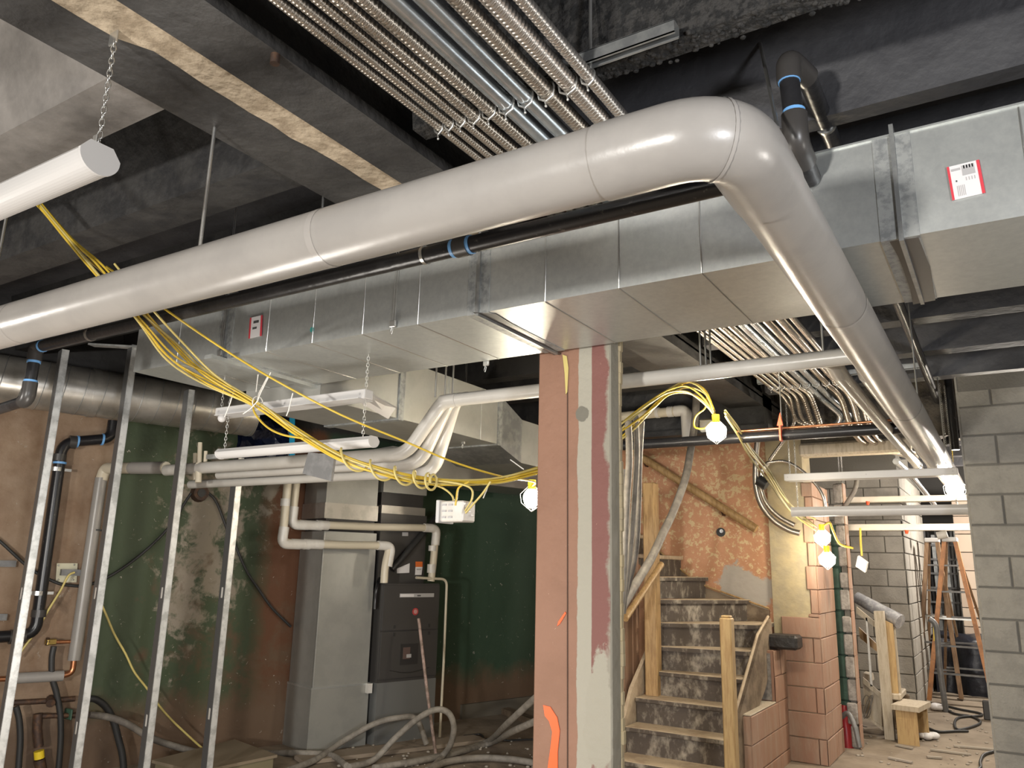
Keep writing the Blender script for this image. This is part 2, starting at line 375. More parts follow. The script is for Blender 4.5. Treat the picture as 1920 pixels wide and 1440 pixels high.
# smoke-greyed slab of the first bay with a rounded coffer edge
b = M(); b.box((-6.2, yC1-1.9, ZS-.02), (-2.26, yC1-.16, ZS-.001)); b.build('slab_panel', pale_ceil, ceil)
b = M()
prof = [(-.55, ZS-.02), (-.40, ZS-.03), (-.30, ZS-.10), (-.26, ZS-.25), (-.20, ZJ+.03), (-.17, ZJ), (0, ZJ)]
xx = float(P(70, 200, z=3.2)[0])
b.slab([(xx-.9, yC1-1.7, ZS-.01), (xx-.9, yC1-1.7, ZJ+.02), (xx-.18, yC1-1.7, ZJ+.02), (xx-.10, yC1-1.7, ZJ+.10), (xx, yC1-1.7, ZS-.01)], (0, 1.5, 0))
b.build('coffer_edge', pale_ceil, ceil)
b = M(); b.box((-6.2, yC1+.12, ZS-.02), (-2.26, yD-.20, ZS-.001)); b.build('slab_panel', dark_ceil2, ceil)
# scar in the paint
b = M()
q = [(-.10, 0), (-.03, .012), (.02, .02), (.07, -.005), (.11, -.02), (.02, -.01), (-.05, -.012)]
cpt = P(250, 273, z=ZS-.021); b.slab([(cpt[0]+a, cpt[1]+c_, ZS-.021) for a, c_ in q], (0, 0, -.004)); b.build('scar', beam_strip, ceil)

# main girder over the left bay: soot-dark encasement, exposed strip, steel edge
gird = struct(M().box((-2.24, -5, 3.0), (-1.985, 7.2, ZS)).build('ceiling_girder', beam_m), 'dark painted concrete girder with a pale exposed strip')
rs = random.Random(4); ed_l = [(-1.99+rs.uniform(-.012, .010)-(.03 if y < 1.1 else 0), y, 2.994) for y in np.arange(-5, 7.2, .09)]; ed_r = [(-1.868+rs.uniform(-.010, .012)+(.05 if y < 1.15 else 0), y, 2.994) for y in np.arange(-5, 7.2, .09)]
st = M(); nn_ = len(ed_l); st.add(ed_l+ed_r, [(i, i+1, nn_+i+1, nn_+i) for i in range(nn_-1)]); st.box((-1.99, -5, 3.0), (-1.865, 7.2, ZS)); st.build('exposed_strip', beam_strip, gird)
M().box((-1.865, -5, 2.985), (-1.66, 7.2, 3.03)).build('flange', beam_m, gird)
M().box((-1.84, -5, 3.03), (-1.70, 7.2, ZS)).build('web', dark_ceil2, gird)
pn = P(517, 100, z=2.99); b = M(); b.tube([pn, pn-np.array([0, 0, .035])], .014, 12); b.build('bolt_stub', iron, gird)
# rough aggregate on the near right joist
b = M(); rr = random.Random(3)
for k in range(170):
    x = rr.uniform(-.95, .15); y = yA+rr.uniform(-.03, yA2-yA+.02); s_ = rr.uniform(.004, .012); b.ball((x, y, ZJ), s_, 6, 4, (1, 1, .6))
o = b.build('loose_aggregate', rough_conc, ceil); o['kind'] = 'stuff'

# beams further back
bm = struct(M().box((-1.66, 6.62, 2.72), (-4.7, 6.92, ZS)).build('stair_header', dark_ceil2), 'soot-black beam across the head of the stair well')
M().box((-4.7, 6.52, 2.70), (-1.60, 6.98, 2.745)).build('flange', dark_ceil2, bm)
b = M(); b.box((-1.95, 4.2, 2.92), (-1.66, 7.3, 3.0)); b.build('flange', beam_m, gird)
# left wall
zt = ZS
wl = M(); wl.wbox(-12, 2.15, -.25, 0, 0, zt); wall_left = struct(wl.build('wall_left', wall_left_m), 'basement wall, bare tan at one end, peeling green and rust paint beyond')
b = M(); cN = WP(966, 1100)
b.box((W(2.15, 0, 0)[0]-.3, W(2.15, 0, 0)[1], 0), (-2.75, W(2.15, 0, 0)[1]+.25, zt)); struct(b.build('wall_back', zoned('dark_green_wall', ((.016, .036, .022), (.022, .045, .028)), [('fleck', (9, .66, .7), (.09, .09, .07))], .6)), 'dark green painted wall behind the pier')
b = M(); b.wbox(.35, 2.12, 0, .035, 0, .14); b.build('baseboard_left', mat('dusty_baseboard', (.12, .105, .08), .8))['kind'] = 'structure'
# orange stair wall
YW = 7.30
b = M(); b.box((-3.95, YW, 0), (-1.80, YW+.2, ZS)); wst = struct(b.build('wall_stair', orange_wall_m), 'orange flaking wall of the stair well')
hb = P(1352, 998, y=YW); b = M(); b.tube([hb+[0, -.012, 0], hb+[0, .02, 0]], .042, 14); b.build('wall_hole', rubber_dark, wst)
b = M(); b.tube([hb+[.01, -.02, .01], hb+[.01, 0, .01]], .018, 8); b.build('wire_stub', emt_m, wst)
# yellowed pier
p0 = P(1443, 1000, y=YW-.02); p1 = P(1512, 1000, y=YW-.02)
b = M(); b.box((p0[0], YW-.03, 0), (p1[0], YW+.3, 2.72)); struct(b.build('wall_pier', plaster_y), 'yellowed plaster pier at the right edge of the stair well')
b = M(); zz = P(1600, 842, y=YW)[2]; b.cbox((p1[0]-.02, YW-.05, zz-.05), (-.62, YW+.1, zz+.07), .02); lint = b.build('trim_1', wood_pale); struct(lint, 'tan timber lintel over the passage')
b = M(); b.box((p0[0], YW-.02, zz+.07), (-.1, YW+.3, ZS)); struct(b.build('wall_over_passage', mat('smoked_plaster', (.10, .085, .065), .85, col2=(.035, .03, .028), ns=5, bump=.5)), 'smoke-blackened masonry above the passage')

def blockwall(parent, origin, du, nrm, u0, u1, z0, z1, m, thick=.012, bw=.4, bh=.2, cut=None, shift=0, gap=.012, rnd=.004):
    if 'pink' in m.name: gap = .006; thick = min(thick, .007) if thick < .015 else thick
    """real blocks standing proud of the mortar core; du along wall, nrm out of it"""
    du = np.array(du, float); nrm = np.array(nrm, float); og = np.array(origin, float); cache = {}
    k = int(math.floor(z0/bh)); n = 0
    while k*bh < z1-.02:
        za, zb = max(k*bh, z0), min((k+1)*bh, z1); off = (bw/2 if k % 2 else 0)+shift; u = math.floor((u0-off)/bw)*bw+off
        while u < u1-.01:
            a, c = max(u, u0), min(u+bw, u1)
            if c-a > .03 and not (cut and cut((a+c)/2, (za+zb)/2)):
                key = (round(c-a, 3), round(zb-za, 3))
                if key not in cache:
                    hw = (c-a)/2-gap/2; hh = (zb-za)/2-gap/2; mm = M()
                    vs = []
                    for (dd, t) in ((0, 0), (thick-.004, 0), (thick, .005)):
                        for sx, sz in ((-1, -1), (1, -1), (1, 1), (-1, 1)):
                            vs.append(du*(sx*(hw-t))+nrm*dd+np.array([0, 0, sz*(hh-t)]))
                    fs = [(0, 1, 5, 4), (1, 2, 6, 5), (2, 3, 7, 6), (3, 0, 4, 7), (4, 5, 9, 8), (5, 6, 10, 9), (6, 7, 11, 10), (7, 4, 8, 11), (8, 9, 10, 11)]
                    mm.add(vs, fs)
                    me = bpy.data.meshes.new('block'); me.from_pydata(mm.v, [], mm.f); me.update(); me.materials.append(m); cache[key] = me
                o = bpy.data.objects.new('block', cache[key]); C.objects.link(o); o.parent = parent
                q = og+du*(a+c)/2+np.array([0, 0, (za+zb)/2])+nrm*random.uniform(-rnd, rnd) - np.array(parent['_w'])
                o.location = q; n += 1
            u += bw
        k += 1
    return n
# right block wall (faces the camera), edge plumb at x = -0.206
YR = 6.1
b = M(); b.box((-.20, YR, 0), (3.6, YR+.2, 2.90)); wr = struct(b.build('wall_right', mortar), 'grey concrete block wall')
kz = float(P(1900, 860+165/2.483, y=YR)[2]); base = kz % .2
blockwall(wr, (0, YR, base-.2), (1, 0, 0), (0, -1, 0), -.206, 1.5, 0, 2.9-base+.1, block_grey, shift=float(P(1882, 950, y=YR)[0]) % .4)
b = M(); b.box((-.212, YR-.004, 0), (-.20, YR+.2, 2.9)); b.build('block_end', block_grey, wr)
# enclosing walls out of view
struct(M().box((-8, -4.9, 0), (3.8, -4.7, ZS)).build('wall_rear', mat('rear_block', (.30, .28, .25), .9)))
struct(M().box((3.6, -4.9, 0), (3.8, 17, ZS)).build('wall_east', block_grey2))
# pink stub: pier and low wall beside the stair
xs = -1.735; YP = 7.27
xl = xs; yl0 = float(P(1410, 1400, x=xl)[1])
xp = float(P(1543, 1250, y=YP)[0]); ye = float(P(1572, 1250, x=xp)[1])
pk = M(); ztop = float(P(1500, 905, y=YP)[2])
pk.box((xs-.04+.02, YP+.008, 0), (xp-.008, ye, 1.17)); pk.box((float(P(1507, 1000, y=YP)[0]), YP+.008, 1.15), (xp-.008, ye, ztop))
pier = struct(pk.build('wall_pink_pier', mortar_pink), 'pink painted block pier with a light bulb beside it')
blockwall(pier, (0, YP, 0), (1, 0, 0), (0, -1, 0), xs-.02, xp, 0, 1.17, block_pink, shift=.1, thick=.02, bw=.8)
blockwall(pier, (0, YP, 0), (1, 0, 0), (0, -1, 0), float(P(1507, 1000, y=YP)[0]), xp, 1.17, ztop, block_pink, shift=.1, thick=.02)
blockwall(pier, (xp, 0, 0), (0, 1, 0), (1, 0, 0), YP-.02, ye, 0, ztop, block_pink, shift=.1, thick=.012)
# low wall along the stair (stepped top)
za = float(P(1400, 1348, x=xl)[2]); zb_ = float(P(1470, 1215, x=xl)[2])
y1 = float(P(1455, 1318, x=xl)[1])
lw = M(); lw.box((xl-.19, yl0+.008, 0), (xl-.008, YP, za)); lw.box((xl-.19, y1+.008, za), (xl-.008, YP, zb_))
low = struct(lw.build('wall_low_stair', mortar_pink), 'low stepped pink block wall beside the stair')
blockwall(low, (xl, 0, za-.4), (0, 1, 0), (1, 0, 0), yl0, YP-.02, -.4+.001, .4, block_pink, shift=yl0, thick=.010, bw=1.6)
blockwall(low, (xl, 0, za), (0, 1, 0), (1, 0, 0), y1, YP-.02, 0, zb_-za, block_pink, shift=y1, thick=.010, bh=(zb_-za)/2)
blockwall(low, (0, yl0, za-.4), (1, 0, 0), (0, -1, 0), xl-.19, xl, -.4+.001, .4, block_pink, thick=.010, shift=xl-.19)
b = M(); b.box((xl-.17, y1-.008, za+.02), (xl-.03, y1+.008, zb_-.02)); b.build('block_end', block_end, low)
b = M(); b.cbox((xl-.19, yl0, za), (xl, y1+.01, za+.012), .004); b.build('bare_top', wood_pale, low)

# painted column
YCO = 3.03; xc0 = float(P(1005, 1000, y=YCO)[0]); xc1 = float(P(1146, 1000, y=YCO)[0]); yc1 = float(P(1166, 1200, x=xc1)[1])
xb = float(P(1076, 1000, y=YCO)[0]); xr = float(P(1109, 1000, y=YCO)[0])
colm = zoned('column_paint', ((.27, .145, .095), (.235, .125, .08)), [
    ('line', ((1, 0, 0), xb+.035, .004, .04), (.34, .32, .26)), ('line', ((1, 0, 0), xr+.006, .003, .014), (.185, .078, .065)),
    ('line', ((.25, 1, 0), YCO+.012+.25*xc1, .004, .04), (.27, .25, .20)),
    ('spot', (T3(P(1125, 1330, y=YCO)), .05, (.9, 1, .22)), (.33, .31, .25)),
    ('fleck', (60, .72, .74), (.45, .30, .22)), ('spot', (T3(P(1092, 775, y=YCO)), .03, (1, 1, 1)), (.16, .15, .12))], .72, .25, 22)
b = M(); b.cbox((xc0, YCO, 0), (xc1, yc1, ZS), .006); col_o = struct(b.build('wall_column', colm), 'square column in peeling brown, cream and dull red paint')
b = M(); b.tube([P(1064, y, y=YCO-.002) for y in (680, 1000, 1440)], .0025, 6); b.build('joint', mat('dark_crack', (.08, .045, .03), .8), col_o)
def flatpoly(pts, y, m, nm, parent, t=.003):
    b = M(); b.slab([P(a, c_, y=y) for a, c_ in pts], (0, -t, 0)); return b.build(nm, m, parent)
flatpoly([(1019, 1322), (1032, 1325), (1045, 1345), (1050, 1370), (1046, 1410), (1046, 1450), (1026, 1450), (1033, 1400), (1036, 1372), (1030, 1352), (1022, 1342)], YCO-.001, orange_spray, 'paint_mark', col_o)
flatpoly([(1060, 1147), (1062, 1150), (1050, 1170), (1045, 1174), (1047, 1166)], YCO-.001, orange_spray, 'paint_mark', col_o)
b = M(); b.slab([P(a, c_, y=YCO-.003) for a, c_ in ((1055, 665), (1063, 668), (1066, 690), (1064, 735), (1061, 740), (1059, 700))], (0, -.002, 0)); b.build('masking_tape', yellow_pale, col_o)
b = M()
for k in range(60):
    z = .2+k*.05; b.cbox((xc1-.004, yc1-.015, z), (xc1+random.uniform(.002, .012), yc1+.012, z+.053), .003)
b.build('rough_edge', plaster_y, col_o)

# ------------------------------------------------------------ big insulated pipe
yP, zP, xP, rP = 1.388, 2.40, -.388, .080
pa = thing('insulated_pipe', 'large white jacketed pipe turning a bend in front of the duct', 'pipe', (xP, yP, zP-rP))
def jpipe(pts, r, nm, par, m=white_jacket, n=28, seed=1):
    rr = random.Random(seed); pts = [Vector(tuple(map(float, p))) for p in pts]; out = []
    for i in range(len(pts)-1):
        k = max(1, int((pts[i+1]-pts[i]).length/.05)); out += [pts[i].lerp(pts[i+1], t/k) for t in range(k)]
    out.append(pts[-1]); return M().tube(out, r, n, radii=[r*(1+rr.uniform(-.003, .003)) for _ in out]).build(nm, m, par)
jpipe([(-6.6, yP, zP-.0), (-3.1, yP, zP)], rP, 'straight_section', pa)
jpipe([(-3.102, yP, zP), (-1.48, yP, zP)], rP, 'straight_section', pa, seed=2)
jpipe([(-1.482, yP, zP), (-.62, yP, zP)], rP, 'straight_section', pa, seed=3)
eb = fil([(-.66, yP, zP), (xP, yP, zP), (xP, yP+.29, zP)], .22, 12)
M().tube(eb, rP+.003, 28).build('elbow_cover', white_jacket, pa)
jpipe([(xP, yP+.24, zP), (xP, 2.6, zP)], rP, 'straight_section', pa, seed=4)
jpipe([(xP, 2.598, zP), (xP, 4.4, zP)], rP, 'straight_section', pa, seed=5)
jpipe([(xP, 4.398, zP), (xP, 7.4, zP), (xP, 8.8, zP)], rP, 'straight_section', pa, seed=6)
for x in (-1.478, -3.097): M().tube([(x-.012, yP, zP), (x+.012, yP, zP)], rP+.0008, 28, caps=False).build('seam_tape', jacket_tape, pa)
for y in (2.6, 4.4): M().tube([(xP, y-.012, zP), (xP, y+.012, zP)], rP+.0008, 28, caps=False).build('seam_tape', jacket_tape, pa)
k = len(eb)//2; M().tube([eb[k].lerp(eb[k-1], .25), eb[k].lerp(eb[k+1], .25)], rP+.0048, 28, caps=False).build('elbow_band', jacket_tape, pa)
b = M(); b.ball((-.575, yP-.058, zP-.03), .009, 10, 6); b.build('tack', jacket_tape, pa)

# ------------------------------------------------------------ threaded hanger rods (each hangs from the slab)
def rod(p, ztop, label, r=.0055, nm='hanger_rod', foot=True):
    t = thing(nm, label, 'rod', (p[0], p[1], p[2]), 'hanger rods')
    M().tube([p, (p[0], p[1], ztop)], r, 8).build('rod', zinc, t)
    if foot: M().cbox((p[0]-.014, p[1]-.014, ztop-.012), (p[0]+.014, p[1]+.014, ztop), .003).build('anchor', zinc, t)
    return t
rod(np.array([float(P(389, 350, y=yP+.10)[0]), yP+.10, zP+rP-.03]), ZS, 'zinc rod above the left run of the big white pipe', .0065)
q = P(5, 500, y=yP+.02); rod(np.array([q[0], yP, zP+rP-.005]), ZS, 'zinc rod at the left edge of the picture')
q = P(606, 372, x=-2.275); rod(np.array([q[0], q[1], 2.83]), ZS, 'short zinc rod peeping over the pipe near the girder')

# ------------------------------------------------------------ main rectangular duct
YD0, YD1, ZD0, ZD1 = 2.365, 2.98, 2.50, 2.825
dm = thing('rectangular_duct', 'long galvanized rectangular duct running across behind the white pipe', 'duct', (-1.5, YD0, ZD0))
def dsec(x0, x1, z1=ZD1, z0=ZD0):
    o = M().box((x0+.002, YD0, z0), (x1-.002, YD1, z1)).build('duct_section', galv, dm)
    n = max(1, round((x1-x0)/.32)); b = M()
    for k in range(1, n):
        x = x0+(x1-x0)*k/n; b.tube([(x, YD0-.0005, z1-.004), (x, YD0-.0005, z0+.001), (x, YD0, z0-.0005), (x, YD1-.002, z0-.0005)], .003, 6)
    if n > 1: b.build('stiffening_bead', zinc, o)
xj1 = float(P(423, 640, y=YD0)[0]); xj2 = float(P(900, 520, y=YD0)[0]); xj3 = float(P(1684, 380, y=YD0)[0])
xe = float(P(256, 650, y=YD0)[0])
dsec(xe, xj1, ZD1-.02, ZD0+.02); dsec(xj1, xj2); dsec(xj2, xj3); dsec(xj3, 1.1)
def flange(x, tall=.035):
    o = M(); o.box((x-.006, YD0-.012, ZD0-.014), (x+.006, YD1+.012, ZD1+tall)); f = o.build('joint_flange', galv_dull, dm)
    b = M(); b.box((x-.055, YD0-.003, ZD0-.003), (x+.048, YD1, ZD1+.004)); b.build('sealant', seam_m, f)
for x in (xj1, xj2, xj3): flange(x)
b = M(); b.box((xj3-.9, YD0-.008, ZD1), (1.1, YD0+.02, ZD1+.006)); b.build('top_lip', galv, dm)
def sticker(px, lab, parent=None, y=YD0-.004, lines=True):
    base = [P(a, c_, y=y) for a, c_ in px]   # tl, tr, br, bl
    tl, tr, br, bl = base
    o = M().slab([tl, bl, br, tr], (0, -.0015, 0)).build('shipping_label', white_paper, parent)
    def sub(u0, v0, u1, v1, m, nm):
        f = lambda u, v: (tl*(1-u)+tr*u)*(1-v)+(bl*(1-u)+br*u)*v
        M().slab([f(u0, v0), f(u0, v1), f(u1, v1), f(u1, v0)], (0, -.0022, 0)).build(nm, m, o)
    return o, sub
o, sub = sticker([(1776, 314), (1834, 300), (1846, 362), (1787, 376)], '', dm)
sub(-.02, 0, .06, 1.0, red_m, 'red_edge'); sub(.93, 0, 1.03, 1.0, red_m, 'red_edge')
sub(.10, .10, .40, .17, grey_ink, 'print'); sub(.44, .06, .85, .36, grey_ink, 'print')
for k in range(4): sub(.50+k*.09, .06, .54+k*.09, .16, ink, 'print'); sub(.52+k*.09, .42, .55+k*.09, .52, grey_ink, 'print')
for k in range(5): sub(.20+k*.055, .62, .225+k*.055, .93, grey_ink, 'print')
sub(.19, .45, .24, .50, ink, 'print')
o, sub = sticker([(470, 596), (492, 591), (490, 630), (467, 635)], '', dm)
sub(-.03, 0, .10, 1, red_m, 'red_edge'); sub(.9, 0, 1.03, 1, red_m, 'red_edge'); sub(.3, .2, .75, .32, ink, 'print'); sub(.25, .5, .6, .6, ink, 'print')
b = M(); c0 = P(585, 618, y=YD0-.001); b.tube([c0, c0+[0, -.001, 0]], .013, 8); b.build('teal_mark', blue_tape_m, dm)
# sealant patch under the right joint
q = [P(a, c_, z=ZD0-.0015) for a, c_ in ((1668, 452), (1722, 444), (1744, 500), (1754, 562), (1712, 570), (1706, 540), (1692, 500), (1684, 480))]
M().slab(q, (0, 0, -.002)).build('dark_sealant', furn_dark, dm)
q = [P(a, c_, z=ZD0-.0015) for a, c_ in ((887, 585), (930, 588), (1060, 668), (1050, 671))]
M().slab(q, (0, 0, -.002)).build('dark_sealant', furn_dark, dm)
def cable_hanger(px, py, lab, y=YD0-.012, z1=ZS):
    p = P(px, py, y=y); t = thing('wire_hanger', lab, 'hanger', p, 'wire hangers on the ducts')
    M().tube([p, (p[0]-.004, y, z1)], .0015, 6).build('wire', zinc, t); M().tube([p+[.012, 0, 0], (p[0]+.008, y, z1)], .0015, 6).build('wire', zinc, t)
    M().cbox(p+[-.014, -.006, -.016], p+[.018, .006, .014], .003).build('clip', zinc, t)
    M().tube(spl([p+[0, 0, -.01], p+[-.008, 0, -.035], p+[-.002, 0, -.045], p+[.004, 0, -.02]], 5), .0016, 6).build('wire_loop', zinc, t)
cable_hanger(736, 607, 'wire hanger clipped low on the main duct face, mid picture')
cable_hanger(412, 662, 'wire hanger at the left joint of the main duct')
cable_hanger(911, 680, 'wire loop under the rear edge of the main duct by the column', y=YD1+.01)
cable_hanger(868, 829, 'wire hanger on the side of the branch duct', y=4.6)

# branch duct running back, offset at its end
xb2 = float(P(748, 785, z=2.42)[0]); ybr = float(P(748, 785, z=2.42)[1])
br = thing('branch_duct', 'galvanized branch duct running back from the main duct above the white pipes', 'duct', (xb2, 3.1, 2.42))
ye2 = float(P(934, 832, x=xb2)[1]); zt2 = 2.80
xw = xb2-.62
M().box((xw, 2.985, 2.42), (xb2, ybr, zt2)).build('duct_section', duct_side, br)
M().box((xw, ybr+.004, 2.42), (xb2, ye2, zt2)).build('duct_section', duct_side, br)
p2 = P(977, 868, x=xb2); dy = 1.5
M().hexa([(xw, ye2, 2.42), (xb2, ye2, 2.42), (xb2, p2[1], p2[2]), (xw, p2[1], p2[2]), (xw, ye2, zt2), (xb2, ye2, zt2), (xb2, p2[1], p2[2]+.34), (xw, p2[1], p2[2]+.34)]).build('offset_section', galv_dull, br)
M().box((xw, p2[1], p2[2]), (xb2, p2[1]+.75, p2[2]+.34)).build('duct_section', duct_side, br)
for y in (ybr, ye2): M().box((xw-.01, y-.02, 2.41), (xb2+.012, y+.03, zt2+.02)).build('joint_flange', seam_m, br)
b = M()
for y in (ybr+.5, ybr+.9): b.tube([(xb2+.001, y, 2.42), (xb2+.001, y, zt2)], .003, 6)
b.build('stiffening_bead', galv, br)
# drop plenum under the left half of the main duct
pl = thing('drop_plenum', 'sheet metal plenum hanging below the left part of the main duct', 'duct', (-3.3, 3.0, 2.3))
x0 = float(P(262, 697, y=YD0)[0]); q0 = P(423, 673, z=ZD0); q1 = P(617, 730, z=ZD0)
M().bar((q0[0], q0[1]-.1, ZD0-.012), (q1[0], q1[1], ZD0-.012), .05, .02).build('drive_cleat', galv, pl)
# pale duct between plenum and furnace (back)
M().wbox(-1.2, .9, .25, .85, 2.30, 2.55).build('rear_duct', duct_side, pl)
# blue-black film over the open duct end
f = thing('plastic_film', 'blue-black plastic film taped over an open duct end', 'film', WP(500, 820, .3))
a_, b_, c_, d_ = [WP(*p, n=.28) for p in ((452, 745), (553, 735), (550, 868), (447, 878))]
rr = random.Random(5); vs = []; n = 9
for i in range(n):
    for j in range(n):
        u, v = i/(n-1), j/(n-1); p = (a_*(1-u)+b_*u)*(1-v)+(d_*(1-u)+c_*u)*v; vs.append(p+WN*rr.uniform(0, .05))
vs2 = [p-WN*.08 for p in vs]
fs = [(i*n+j, (i+1)*n+j, (i+1)*n+j+1, i*n+j+1) for i in range(n-1) for j in range(n-1)]
M().add(vs+vs2, fs+[tuple(81+q for q in g_[::-1]) for g_ in fs]).build('film', tarp_blue, f)
q = [WP(*p, n=.36) for p in ((543, 740), (553, 738), (552, 856), (542, 858))]; M().slab(q, WN*.004).build('tape', cyan_tape, f)

# spiral duct along the left wall
sa = np.array([-5.72, 2.502, 2.694]); sb = np.array([-5.213, 3.919, 2.686]); dd = (sb-sa)/np.linalg.norm(sb-sa)
st_, en_ = sa-dd*3.0, sa+dd*1.75
sp = thing('spiral_duct', 'round spiral-seam duct high along the left wall', 'duct', (sa[0], sa[1], 2.52))
M().tube([st_, en_], .172, 40).build('spiral_tube', spiral_m, sp)
b = M(); L_ = np.linalg.norm(en_-st_); U = np.cross(dd, [0, 0, 1]); V = np.array([0, 0, 1.]); hp = []
for k in range(int(L_/.125*24)):
    a = 2*math.pi*k/24; hp.append(st_+dd*(.125*k/24)+U*math.cos(a)*.173+V*math.sin(a)*.173)
b.tube(hp, .003, 5); b.build('lock_seam', galv_dull, sp)
for s_ in (3.55, 4.25): M().tube([st_+dd*s_, st_+dd*(s_+.05)], .178, 40).build('coupling', spiral_m, sp)

# ------------------------------------------------------------ black plastic drain pipe under the white pipe
yAb, zAb = 1.9, 2.552
ab = thing('black_drain_pipe', 'black plastic pipe running behind and just below the big white pipe', 'pipe', (-3, yAb, zAb-.03))
xq = float(P(68, 652, y=yAb)[0])
M().tube([(xq+.03, yAb, zAb), (-1.47, yAb, zAb)], .028, 20).build('pipe_run', black_pipe, ab)
M().tube([(-1.47, yAb, zAb), (-.50, yAb, zAb)], .028, 20).build('pipe_run', black_iron, ab)
e = fil([(xq+.05, yAb, zAb), (xq, yAb, zAb), (xq, yAb, zAb-.07)], .06, 6); M().tube(e, .034, 18).build('elbow', fitting_black, ab)
M().tube([(xq, yAb, zAb-.06), (xq, yAb, zAb-.20)], .027, 18).build('pipe_drop', black_pipe, ab)
e = fil([(xq, yAb, zAb-.18), (xq, yAb, zAb-.27), (xq-.5, yAb+.02, zAb-.30)], .07, 8); M().tube(e[:-1], .034, 18).build('elbow', fitting_black, ab)
M().tube([e[-2], e[-1]], .027, 18).build('pipe_run', black_pipe, ab)
for p, ax in (((xq, yAb, zAb-.075), (0, 0, 1)), ((xq, yAb, zAb-.175), (0, 0, 1)), ((xq+.06, yAb, zAb), (1, 0, 0)), ((-1.44, yAb, zAb), (1, 0, 0)), ((-1.375, yAb, zAb), (1, 0, 0))):
    b = M(); ring(b, p, ax, .028, .003, 18, .012); b.build('glue_ring', pipe_blue, ab)
M().tube([(-1.43, yAb, zAb), (-1.38, yAb, zAb)], .034, 18).build('coupling', fitting_black, ab)
b = M(); ring(b, (-1.56, yAb, zAb), (1, 0, 0), .028, .004, 18, .012); b.build('band', zinc, ab)
b = M(); ring(b, (float(P(170, 630, y=yAb)[0]), yAb, zAb), (1, 0, 0), .028, .004, 18, .014); b.build('hanger_loop', rubber, ab)

# black plastic pipes above the right end
zq = 3.05; t = thing('black_drain_offset', 'black plastic drain with two elbows and blue glue rings above the bend', 'pipe', P(1488, 250, y=2.2))
yq = 2.16; pt = P(1479, 142, y=yq); pb = P(1490, 232, y=yq)
far = P(1540, 290, x=pt[0]+.05)
e = fil([pt+[0, 0, -.02], pt+[0, 0, .055], (pt[0]+.03, yq+.12, pt[2]+.055)], .06, 6); M().tube(e, .036, 18).build('elbow', fitting_black, t)
M().tube([pt+[0, 0, -.01], pb], .029, 18).build('pipe_drop', black_pipe, t)
e = fil([pb+[0, 0, .03], pb+[0, 0, -.06], (pb[0], yq+.10, pb[2]-.075)], .07, 6); M().tube(e, .037, 18).build('elbow', fitting_black, t)
M().tube([(pb[0], yq+.09, pb[2]-.075), (pb[0], yq+.20, pb[2]-.085)], .03, 18).build('pipe_run', black_pipe, t)
M().tube([(pt[0]+.03, yq+.10, pt[2]+.055), (pt[0]+.03, 8.0, pt[2]-.03)], .029, 18).build('pipe_run', black_pipe, t)
b = M(); ring(b, (pt[0]+.03, yq+.42, pt[2]+.048), (0, 1, 0), .029, .004, 16, .012); b.build('hanger_loop', zinc, t)
for p in (pt+[0, 0, -.015], pb+[0, 0, .035]):
    b = M(); ring(b, p, (0, 0, 1), .029, .003, 18, .016); b.build('glue_ring', pipe_blue, t)
q = P(1422, 66, z=ZS-.001); q2 = P(1458, 240, y=2.0)
b = thing('hanger_rod', 'slanting zinc rod left of the upper black elbow', 'rod', q2, 'hanger rods'); M().tube([q2, (q[0], q[1], ZS)], .006, 8).build('rod', zinc, b); M().cbox((q[0]-.02, q[1]-.015, ZS-.012), (q[0]+.02, q[1]+.015, ZS), .003).build('anchor', zinc, b)
rod(np.array([pt[0]+.03, yq+.42, pt[2]+.075]), ZS, 'zinc rod right of the upper black elbow')

# ------------------------------------------------------------ conduits under the slab
ZC = 2.945; xs_ = [(820, .0155, 'f'), (840, .0155, 'f'), (862, .016, 'f'), (887, .021, 'f'), (915, .023, 'f'), (948, .026, 'e'), (984, .025, 'e'), (1023, .026, 'f'), (1064, .028, 'l'), (1102, .020, 'l')]
y_s = 1.80; y_s2 = 6.05
desc = ['thin armoured flexible conduit, leftmost of the overhead bundle', 'thin armoured flexible conduit, second from the left of the bundle', 'thin armoured flexible conduit, third from the left of the bundle', 'thick armoured flexible conduit, fourth from the left of the bundle', 'thick armoured conduit just left of the two smooth ones', 'smooth bluish steel conduit, left one of the smooth pair', 'smooth steel conduit, right one of the smooth pair', 'thick armoured conduit just right of the two smooth ones', 'pale thick armoured conduit, second from the right of the bundle', 'pale armoured conduit at the right edge of the bundle']
ends = [[(1425, 772), (1440, 800), (1450, 850)], [(1440, 770), (1465, 800), (1495, 765)], [(1452, 768), (1470, 790), (1500, 768)], [(1472, 768), (1490, 785), (1498, 775)], [(1488, 765), (1505, 785), (1508, 778)],
        [(1503, 765), (1535, 770), (1515, 790)], [(1523, 762), (1560, 770), (1540, 785)], [(1542, 760), (1640, 850), (1680, 865)], [(1560, 757), (1650, 850), (1700, 868)], [(1575, 750), (1600, 790), (1640, 798)]]
xcon = []
